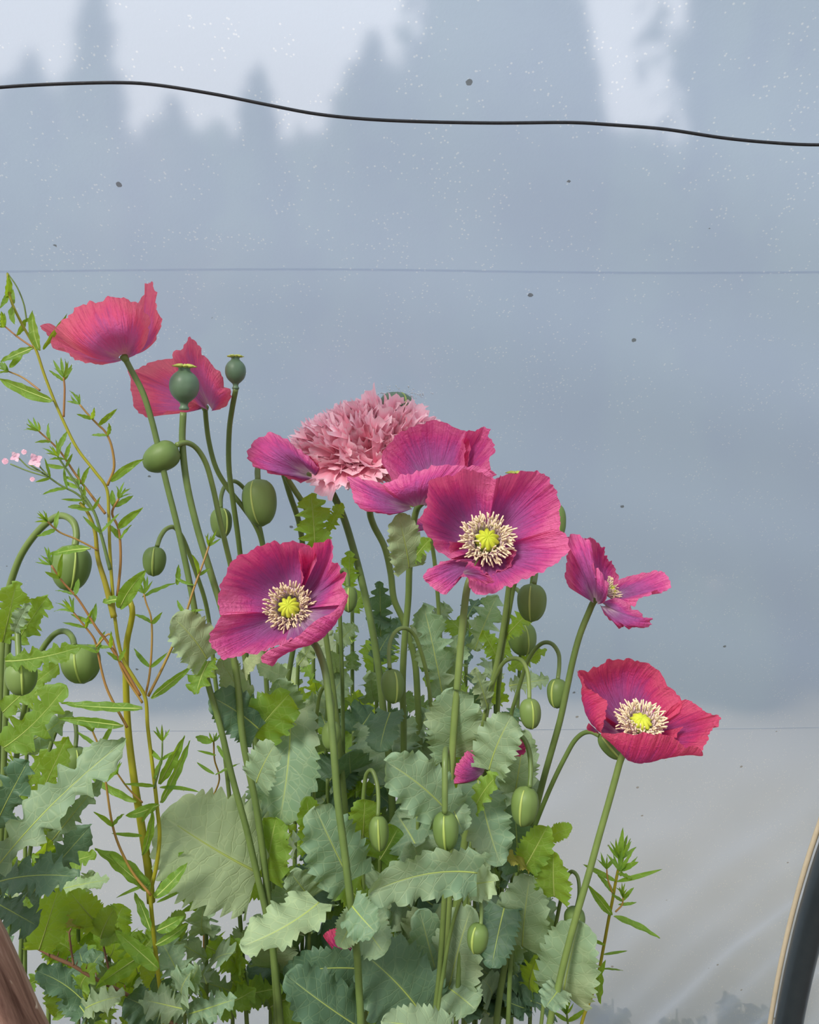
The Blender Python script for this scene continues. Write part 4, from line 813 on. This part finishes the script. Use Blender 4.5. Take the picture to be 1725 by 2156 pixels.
# ------------------------------------------------------------------ leafy shoots filling the clump behind the flowers
br = np.random.RandomState(77)
def shoot(px, py, D, n, ln, hw, kinds, mats, lean=0.0, label=None, py1=None, spread=1.0):
    p1 = py1 or min(2156, py + 480)
    pts = [(px, py), (px - lean*30, py + 90), (px - lean*60, py + 240), (px - lean*80, max(py + 420, 2156))]
    sp = stem_pts(pts, D, D + 0.04)
    t = Thing('leafy_poppy_shoot', label or 'leafy green poppy shoot without flower, packed into the clump behind the flowering stems', 'plant', sp[-1], 'leafy shoots behind the poppies')
    t.part('stem', tube(sp, [4*D/F, 8*D/F], 8), MAT['stem'])
    for i in range(n):
        f = (i/n)**0.9; y = py + 10 + f*(p1 - py - 20); x = px - lean*80*(y - py)/420.0
        az = i*2.4 + br.uniform(-.5, .5); sx = math.cos(az); el = br.uniform(.15, 1.0) if i > 2 else 1.3
        l = ln*br.uniform(.7, 1.2)*(0.55 + 0.45*min(1, f*3 + .2))
        tx, ty = x + sx*l*spread*math.cos(el*.8), y - l*math.sin(el)*br.uniform(.5, 1)
        if i % 4 == 3: ty = y + l*.45
        add_leaf(t, (x, y), (tx, ty), hw*br.uniform(.75, 1.2), D + br.uniform(-.01, .01), br.choice(kinds), br.choice(mats), br.uniform(-35, 35), br.uniform(-.12, .12), dD=0.06*math.sin(az)*(D/.8), wave=br.uniform(.1, .25), arch=br.uniform(.02, .1))
MIX = ['fr', 'fr', 'gl', 'pale']; DKM = ['dk', 'gl', 'fr']; GR = ['gl', 'dk']
for a in [
    (628, 1390, .93, 12, 95, 36, 'l', MIX, .1, 'just under the lowest central flower'), (712, 1345, .90, 14, 100, 38, 'l', MIX, 0, 'right of the stem of the lowest central flower'),
    (690, 1470, .86, 11, 100, 42, 'lr', DKM, .1, 'beside the pale bud half hidden by a stem'), (742, 1280, .98, 9, 80, 30, 'l', DKM, 0, 'below the dark green peeking bud'),
    (790, 1380, .94, 13, 100, 38, 'l', ['fr', 'gl', 'dk'], -.1, 'left of the bud on the arched stalk'), (745, 1540, .84, 11, 110, 46, 'lr', DKM, 0, 'crossed by the stem of the double pink poppy'),
    (905, 1310, 1.0, 12, 105, 40, 'l', ['gl', 'pale', 'fr'], 0, 'right of the bud on the arched stalk'), (985, 1290, .98, 13, 95, 36, 'l', ['gl', 'fr', 'dk'], .1, 'directly below the frontal poppy'),
    (1040, 1380, .93, 12, 95, 36, 'l', MIX, -.1, 'below the large round hanging bud'), (875, 1540, .86, 10, 110, 46, 'lr', GR, 0, 'near the small bright film gap in the middle'),
    (940, 1450, .90, 11, 110, 44, 'lr', ['gl', 'dk', 'fr'], 0, 'behind the stems of the frontal poppy'), (1050, 1540, .82, 9, 100, 42, 'lr', GR, 0, 'behind the brown-tinged hanging bud'),
    (820, 1330, .97, 10, 85, 32, 'l', ['fr', 'gl', 'dk'], 0, 'between the bent stem and the straight stem in the centre'), (660, 1360, .97, 10, 85, 32, 'l', MIX, 0, 'with pale curly tips behind the central stems'),
    (1085, 1700, .78, 8, 110, 46, 'r', GR, .1, 'behind the large bud hanging before the hidden poppy'), (1000, 1740, .78, 8, 110, 50, 'r', GR, 0, 'below the half-hidden magenta poppy'),
    (880, 1720, .76, 9, 110, 50, 'r', GR, 0, 'behind the thick bud on its straight pale stalk'), (800, 1800, .76, 8, 110, 50, 'r', DKM, 0, 'below the bud on the hairpin stalk'),
    (690, 1640, .80, 8, 100, 42, 'r', ['dk', 'fr', 'gl'], 0, 'left of the bud on the hairpin stalk'), (640, 1880, .76, 7, 110, 48, 'r', GR, .1, 'right of the big pale leaf'),
    (570, 1965, .76, 6, 100, 44, 'lr', ['gl', 'fr'], 0, 'under the drooping pale leaf'), (880, 1940, .74, 7, 120, 54, 'r', GR, 0, 'below the drooping blue-green leaf'),
    (1070, 1930, .76, 7, 110, 48, 'r', GR, 0, 'right of the lowest hanging bud'), (1120, 2030, .76, 5, 90, 40, 'lr', DKM, .1, 'left of the round leaf on the rightmost stem'),
    (690, 2040, .78, 5, 100, 44, 'lr', ['fr', 'gl'], 0, 'beneath the dark red fallen petals'), (1020, 2060, .76, 4, 100, 44, 'r', GR, 0, 'at the bottom edge below the lowest bud')]:
    shoot(a[0], a[1], a[2], a[3], a[4], a[5], list(a[6]), a[7], a[8], 'leafy poppy shoot without flower ' + a[9])
for a in [(435, 1890, .70, 9, 115, 44, 'l', ['gl', 'gl', 'fr'], 0, 'with frilly grey leaves below the big pale leaf'), (490, 1990, .74, 7, 100, 40, 'l', ['fr', 'gl'], 0, 'left of the drooping pale leaf'),
          (395, 2070, .62, 6, 120, 46, 'l', ['gl'], .2, 'with a large lobed leaf at the bottom right of the willowherb'), (290, 2000, .84, 8, 100, 40, 'lr', ['fr', 'fr', 'gl'], 0, 'behind the lower willowherb stem'),
          (230, 1950, .92, 8, 100, 38, 'lr', ['fr', 'pale'], 0, 'behind the bramble leaves'), (165, 1880, .90, 9, 100, 40, 'lr', ['fr', 'pale', 'fr'], 0, 'bright with backlight beside the timber'),
          (110, 1690, .88, 9, 90, 36, 'l', ['fr'], .1, 'behind the small pale bud'), (60, 1470, .84, 10, 90, 36, 'l', ['fr', 'gl'], .1, 'below the rounded bud at the left edge'),
          (180, 2050, .74, 7, 110, 42, 'lr', DKM, 0, 'below the bramble cane'), (340, 2100, .72, 5, 100, 40, 'lr', DKM, 0, 'at the bottom edge under the willowherb'), (20, 1630, .78, 8, 100, 40, 'l', ['dk', 'fr'], 0, 'above the long grey lobed leaf')]:
    shoot(a[0], a[1], a[2], a[3], a[4], a[5], list(a[6]), a[7], a[8], 'green poppy shoot ' + a[9])

# ------------------------------------------------------------------ willowherbs
def on(path, f):
    k = f*(len(path) - 1); i = int(min(k, len(path) - 2)); return path[i] + (path[i+1] - path[i])*(k - i), nz(path[i+1] - path[i])
wr = np.random.RandomState(11)
def wleaf(t, b, tp, hw, D, roll=None, dD=None, mat='wl', bow=None):
    add_leaf(t, b, tp, hw, D, 'w' if hw >= 5 else 's', mat, wr.uniform(-40, 40) if roll is None else roll, wr.uniform(-.1, .1) if bow is None else bow, wr.uniform(-.02, .02) if dD is None else dD, arch=.04, fold=.3, wave=.12, rib=hw > 12)
def tuft(t, x, y, dx, dy, D, ln=36, n=6):
    """shoot tip: a fan of small pointed leaves and buds"""
    a0 = math.atan2(dy, dx)
    for i in range(n):
        a = a0 + (i/(n-1) - .5)*1.5 + wr.uniform(-.12, .12); l = ln*wr.uniform(.65, 1.15)*(1 - .35*abs(i/(n-1) - .5))
        wleaf(t, (x, y), (x + math.cos(a)*l, y + math.sin(a)*l), max(3.2, l*.11), D)
def branch(t, pts, D0, D1, r0, r1, mat, nodes=(), ln=40, hw=6, tip=True, tl=36):
    sp = catmull([P(a[0], a[1], D0 + (D1-D0)*i/(len(pts)-1)) for i, a in enumerate(pts)], max(10, 6*len(pts)))
    t.part('branch', tube(sp, [r0*D0/F, r1*D1/F], 7), MAT[mat])
    pix = catmull([np.array(a[:2], float) for a in pts], 40)
    for f in nodes:
        q, d = on(pix, f); D = D0 + (D1-D0)*f
        for s in (-1, 1):
            a = math.atan2(d[1], d[0]) + s*wr.uniform(.5, 1.1); l = ln*wr.uniform(.7, 1.25)
            wleaf(t, tuple(q), (q[0] + math.cos(a)*l, q[1] + math.sin(a)*l), hw*wr.uniform(.8, 1.2), D)
    if tip: q, d = on(pix, 1.0); tuft(t, q[0], q[1], d[0], d[1], D1, tl)
W = start('willowherb', 'tall willowherb with yellowish-green stem and narrow toothed leaves at the left', 'willowherb', [(16, 576), (22, 628), (45, 680), (75, 735), (92, 785), (113, 840), (135, 890), (163, 945), (200, 993), (224, 1027), (229, 1080), (231, 1150), (236, 1230), (243, 1310), (258, 1385), (285, 1432), (305, 1466), (311, 1530), (322, 1620), (331, 1700), (336, 1760), (330, 1820), (318, 1880), (322, 1950), (332, 2040), (345, 2156)], .585, .63, 3.0, 10, 'wstem')
D = .59
for b, tp, hw in [((84, 738), (69, 655), 15), ((70, 733), (2, 762), 13), ((112, 844), (0, 797), 19), ((14, 628), (16, 578), 11), ((27, 645), (32, 684), 10), ((14, 622), (0, 650), 8), ((30, 640), (28, 610), 7), ((8, 690), (2, 655), 8), ((52, 672), (33, 708), 8), ((54, 678), (62, 670), 5), ((20, 775), (50, 738), 9), ((10, 780), (0, 765), 8)]:
    wleaf(W, b, tp, hw, D)
wleaf(W, (90, 735), (141, 660), 8, .665)
branch(W, [(70, 732), (38, 710), (10, 687)], .59, .60, 2.2, 1.6, 'rstem', (), tip=True, tl=34)
branch(W, [(84, 822), (48, 795), (18, 782)], .59, .60, 2.2, 1.6, 'rstem', (), tip=True, tl=30)
branch(W, [(56, 675), (50, 640), (36, 605), (15, 574)], .59, .585, 1.8, 1.4, 'stem', (), tip=False)
branch(W, [(134, 878), (136, 820), (134, 795)], .59, .59, 2.4, 2.0, 'rstem', (.9,), 44, 7, True, 44)
branch(W, [(226, 1022), (240, 985), (235, 940), (222, 910), (205, 893), (185, 872), (168, 852)], .60, .59, 3, 2, 'rstem', (.55, .8), 34, 6, True, 34)
wleaf(W, (208, 895), (247, 860), 8, .59)
wleaf(W, (234, 1014), (302, 966), 12, .585, 20)
branch(W, [(222, 1082), (190, 1040), (160, 1000), (130, 955), (112, 935), (92, 917), (82, 908)], .60, .59, 3, 1.8, 'rstem', (.35, .62, .85), 42, 6, True, 34)
wleaf(W, (122, 948), (142, 908), 8, .59)
branch(W, [(232, 1200), (214, 1130), (198, 1078), (168, 1030), (148, 1000), (122, 962)], .60, .59, 4, 2, 'stem', (.3, .5, .7, .9), 46, 6, True, 38)
branch(W, [(200, 1080), (165, 1042), (128, 1022), (96, 1000), (62, 978)], .60, .585, 2.6, 1.8, 'stem', (.2, .45, .7), 44, 5, False)
branch(W, [(240, 1300), (222, 1230), (206, 1175), (200, 1120), (185, 1080), (168, 1058)], .605, .60, 7, 3, 'wstem', (.95,), 40, 6, False)
branch(W, [(206, 1158), (160, 1135), (125, 1120), (100, 1098)], .60, .59, 2, 1.8, 'rstem', (.8,), 40, 7, True, 32)
wleaf(W, (190, 1155), (103, 1170), 13, .585, 10)
branch(W, [(247, 1255), (254, 1180), (250, 1115), (236, 1080), (250, 1050)], .61, .605, 3, 2.4, 'rstem', (.55, .9), 40, 8, True, 34)
wleaf(W, (250, 1112), (302, 1068), 12, .605)
branch(W, [(295, 1465), (260, 1405), (225, 1350), (205, 1325), (165, 1262), (132, 1225), (108, 1190)], .60, .575, 3.4, 2, 'rstem', (.35, .55, .75, .9), 44, 7, True, 38)
branch(W, [(300, 1480), (262, 1420), (243, 1370), (230, 1335), (202, 1362)], .60, .59, 2.6, 2.2, 'rstem', (.5,), 34, 6, False)
branch(W, [(268, 1532), (225, 1450), (205, 1370), (198, 1345), (178, 1318), (155, 1290)], .60, .59, 3, 2, 'rstem', (.62, .85), 44, 6, True, 44)
branch(W, [(312, 1466), (345, 1400), (385, 1310), (408, 1240), (428, 1185), (440, 1150)], .62, .64, 3.2, 2, 'rstem', (.55, .8), 40, 6, True, 40)
branch(W, [(305, 1470), (315, 1420), (320, 1350), (318, 1300), (308, 1270), (303, 1250)], .62, .62, 2.6, 1.8, 'rstem', (.3, .7), 46, 7, True, 40)
wleaf(W, (318, 1470), (405, 1402), 13, .63, 25)
wleaf(W, (300, 1492), (130, 1482), 17, .59, 20)
wleaf(W, (260, 1528), (125, 1512), 15, .59, -30)
wleaf(W, (253, 1280), (308, 1200), 24, .60, 10)
wleaf(W, (250, 1262), (218, 1268), 14, .60)
wleaf(W, (370, 1215), (412, 1232), 5, .64); wleaf(W, (372, 1232), (375, 1190), 9, .64); wleaf(W, (300, 1258), (372, 1228), 8, .63)
# second stem of the same plant
sp2 = catmull([P(a, b, d_) for a, b, d_ in ((318, 1900, .635), (312, 1830, .635), (298, 1740, .635), (282, 1640, .63), (270, 1540, .63), (265, 1440, .625), (266, 1360, .62), (276, 1310, .615), (279, 1285, .61), (272, 1262, .61))], 40)
W.part('stem', tube(sp2, [9*.63/F, 6*.61/F], 9), MAT['wstem'])
for b, tp, hw in [((335, 1650), (388, 1548), 17), ((338, 1690), (398, 1560), 15), ((326, 1640), (348, 1590), 9), ((288, 1688), (190, 1635), 12), ((335, 1695), (268, 1718), 16), ((300, 1800), (320, 1700), 13), ((314, 1878), (200, 1790), 26), ((312, 1870), (230, 1800), 18), ((326, 1890), (395, 1818), 20), ((330, 1960), (385, 1930), 18), ((318, 1960), (285, 1880), 16), ((334, 2040), (245, 1960), 24), ((300, 2010), (205, 2075), 28), ((328, 1990), (396, 1945), 14), ((300, 1730), (330, 1690), 6), ((328, 1655), (260, 1650), 6), ((336, 1658), (420, 1668), 6), ((315, 1860), (245, 1890), 5), ((330, 1900), (385, 1875), 5), ((300, 1760), (235, 1755), 6)]:
    wleaf(W, b, tp, hw, .615)
branch(W, [(318, 1885), (275, 1830), (240, 1750), (222, 1640), (215, 1590), (195, 1540)], .61, .60, 3, 2, 'rstem', (.45, .7, .9), 48, 8, True, 34)
branch(W, [(300, 1690), (270, 1660), (248, 1630)], .62, .61, 2, 1.8, 'rstem', (), tip=True, tl=34)
branch(W, [(325, 1660), (340, 1600), (342, 1560)], .61, .605, 2, 1.8, 'stem', (.6,), 34, 6, True, 34)
branch(W, [(328, 1880), (360, 1820), (372, 1790)], .63, .64, 2.2, 1.8, 'stem', (.8,), 30, 5, False)
def wflower(t, x, y, D, R, opened=True):
    c = P(x, y, D); n = 4 if opened else 3
    for i in range(n):
        a = i*2*math.pi/n + .5; d = np.array([math.cos(a), -.35, math.sin(a)]) if opened else np.array([-.8 + .15*i, -.1, .35 + .2*i])
        g, s_, n_ = leaf_geo(c, c + nz(d)*R*D/F, R*.55*D/F, np.array([0, -1, .2]), 's'); t.part('petal', g, MAT['wflower'])
for x, y, R, op in ((77, 970, 18, True), (34, 962, 13, True), (55, 955, 11, False), (16, 975, 13, False), (72, 1012, 10, False)): wflower(W, x, y, .583, R, op)
branch(W, [(100, 1004), (60, 992), (22, 977)], .585, .583, 1.6, 1.5, 'stem', (), tip=False)
branch(W, [(90, 995), (62, 985), (40, 965)], .585, .583, 1.6, 1.5, 'stem', (), tip=False)
branch(W, [(100, 1000), (86, 985), (77, 972)], .585, .583, 1.6, 1.5, 'stem', (), tip=False)

W3 = start('willowherb', 'small slender willowherb seedling between the left stems and the big pale leaf', 'willowherb', [(450, 1560), (452, 1600), (462, 1640), (440, 1700), (436, 1760), (430, 1860), (430, 2156)], .74, .78, 2, 3, 'rstem')
for b, tp, hw in [((448, 1562), (414, 1552), 12), ((455, 1590), (415, 1580), 4), ((452, 1630), (415, 1605), 5), ((454, 1632), (505, 1608), 5), ((458, 1570), (480, 1608), 6)]: wleaf(W3, b, tp, hw, .735)
tuft(W3, 450, 1562, .1, -1, .74, 26)
W2 = start('willowherb', 'short willowherb with a leafy tip standing alone at the lower right', 'willowherb', [(1310, 1800), (1298, 1850), (1290, 1895), (1282, 1935), (1272, 1990), (1260, 2050), (1245, 2100), (1225, 2156)], .78, .80, 3.5, 6.5, 'wstem')
for b, tp, hw in [((1288, 1926), (1238, 1862), 13), ((1292, 1930), (1388, 1976), 11), ((1296, 1855), (1228, 1820), 8), ((1300, 1856), (1395, 1830), 7), ((1300, 1840), (1330, 1852), 10), ((1292, 1882), (1258, 1842), 8), ((1302, 1905), (1340, 1900), 5), ((1305, 1832), (1345, 1815), 9), ((1262, 2040), (1262, 2110), 14), ((1270, 2010), (1322, 2002), 4), ((1266, 2040), (1312, 2044), 4), ((1275, 1990), (1240, 1975), 5), ((1256, 2060), (1275, 2020), 9)]: wleaf(W2, b, tp, hw, .78)
branch(W2, [(1290, 1880), (1280, 1850), (1278, 1830)], .78, .78, 2, 1.6, 'rstem', (), tip=True, tl=38)
branch(W2, [(1296, 1920), (1310, 1905), (1312, 1890)], .78, .78, 2, 1.6, 'rstem', (.8,), 30, 6, True, 30)
tuft(W2, 1308, 1810, .05, -1, .78, 62, 9); tuft(W2, 1306, 1835, .05, -1, .775, 56, 7)
W4 = start('willowherb', 'tiny leafy weed at the bottom edge left of the short willowherb', 'willowherb', [(1192, 2120), (1195, 2145), (1198, 2175)], .84, .84, 2.5, 3.5, 'stem')
tuft(W4, 1192, 2135, -.1, -1, .84, 50, 8)
for b, tp, hw in [((1196, 2150), (1240, 2120), 7), ((1196, 2150), (1165, 2130), 6), ((1196, 2160), (1230, 2165), 5)]: wleaf(W4, b, tp, hw, .84)

# ------------------------------------------------------------------ bramble
BR = start('bramble', 'thorny reddish bramble cane with toothed leaves low at the left', 'bramble', [(80, 1996), (115, 2016), (152, 2032), (185, 2052), (215, 2068), (260, 2090), (330, 2135), (400, 2190)], .70, .72, 4, 5, 'bstem')
for pts in ([(155, 2032), (150, 2000), (146, 1965), (150, 1955)], [(230, 2045), (222, 2010), (214, 1975)], [(330, 2140), (334, 2100), (330, 2070)], [(345, 2010), (348, 1985), (352, 1960)]):
    branch(BR, pts, .70, .70, 2.4, 2.0, 'bstem', (), tip=False)
    pc = catmull([np.array(q, float) for q in pts], 9)
    for i, q in enumerate(pc[1:-1]):
        s = 1 if i % 2 else -1; th_ = [P(q[0], q[1], .70), P(q[0] + 7*s, q[1] - 3, .70)]
        BR.part('thorn', tube(th_, [1.3*.7/F, .2*.7/F], 5), MAT['bstem'])
for f in np.linspace(.08, .7, 9):
    q = (80 + 260*f, 1996 + 112*f); s = 1 if int(f*100) % 2 else -1
    BR.part('thorn', tube([P(q[0], q[1], .70), P(q[0] + 3, q[1] - 11*s, .70)], [1.6*.7/F, .2*.7/F], 5), MAT['bstem'])
for b, tp, hw, mt in [((212, 1975), (240, 1912), 28, 'br'), ((205, 1945), (148, 1878), 32, 'br'), ((150, 1956), (185, 1935), 0, None), ((183, 1940), (118, 1935), 20, 'ol'), ((214, 1975), (256, 1965), 18, 'br'), ((352, 1960), (390, 1925), 20, 'br'), ((345, 2005), (395, 1945), 14, 'br'), ((330, 2070), (300, 2030), 20, 'br')]:
    if mt: add_leaf(BR, b, tp, hw, .695, 'r', mt, wr.uniform(-25, 25), 0, wave=.1)

# ------------------------------------------------------------------ weeds pressed against the outside of the film
for lab, x, y, n, sz in (('brown-green weed clump outside the film right of the short willowherb', 1290, 2130, 9, 70), ('brown-green weed clump outside the film left of the steel hoop', 1560, 2140, 10, 75), ('faint green weeds outside the film between the two brown clumps', 1425, 2150, 8, 60)):
    D = film_D(y) + .07; p = P(x, y + 60, D); t = Thing('weed', lab, 'plant', (p[0], p[1], -0.02), 'weeds outside the film')
    t.part('stem', tube([np.array([p[0], p[1], -.02]), p + np.array([0, 0, .08])], [.004, .002], 6), MAT['weed'])
    for i in range(n):
        a = wr.uniform(-2.6, -.5); l = sz*wr.uniform(.6, 1.2)
        bx, by = x + wr.uniform(-40, 40), y + wr.uniform(20, 70)
        Bp, Tp = P(bx, by, D), P(bx + math.cos(a)*l, by + math.sin(a)*l, D + wr.uniform(-.02, .03))
        g, s_, n_ = leaf_geo(Bp, Tp, l*.42*D/F, np.array([0, -1, .2]), 'l', r=wr); t.part('leaf', g, MAT['weed'])

# ------------------------------------------------------------------ condensation on the film above the pressed pod
dr_ = np.random.RandomState(3); gs = []
for i in range(150):
    px, py = 838 + dr_.normal()*26, 826 + abs(dr_.normal())*8*(1 if dr_.rand() < .8 else -1); D = film_D(py) - .0012; R_ = dr_.uniform(1.0, 2.2)*D/F
    gs.append(lathe(P(px, py, D), nz([0, -.75, -.65]), [(0, .02*R_), (0, R_), (.5*R_, .8*R_), (.8*R_, .4*R_), (.85*R_, .02*R_)], 8))
md, ntd = newmat('water'); td = NT(ntd); td.pbr((0.72, 0.78, 0.84), 0.08, 0.6)
o = link('water_droplets', raw_mesh('water_droplets', *merge(*gs), (md,)))
tag(o, 'patch of tiny condensation droplets on the film above the pressed pod', 'droplets', kind='stuff')
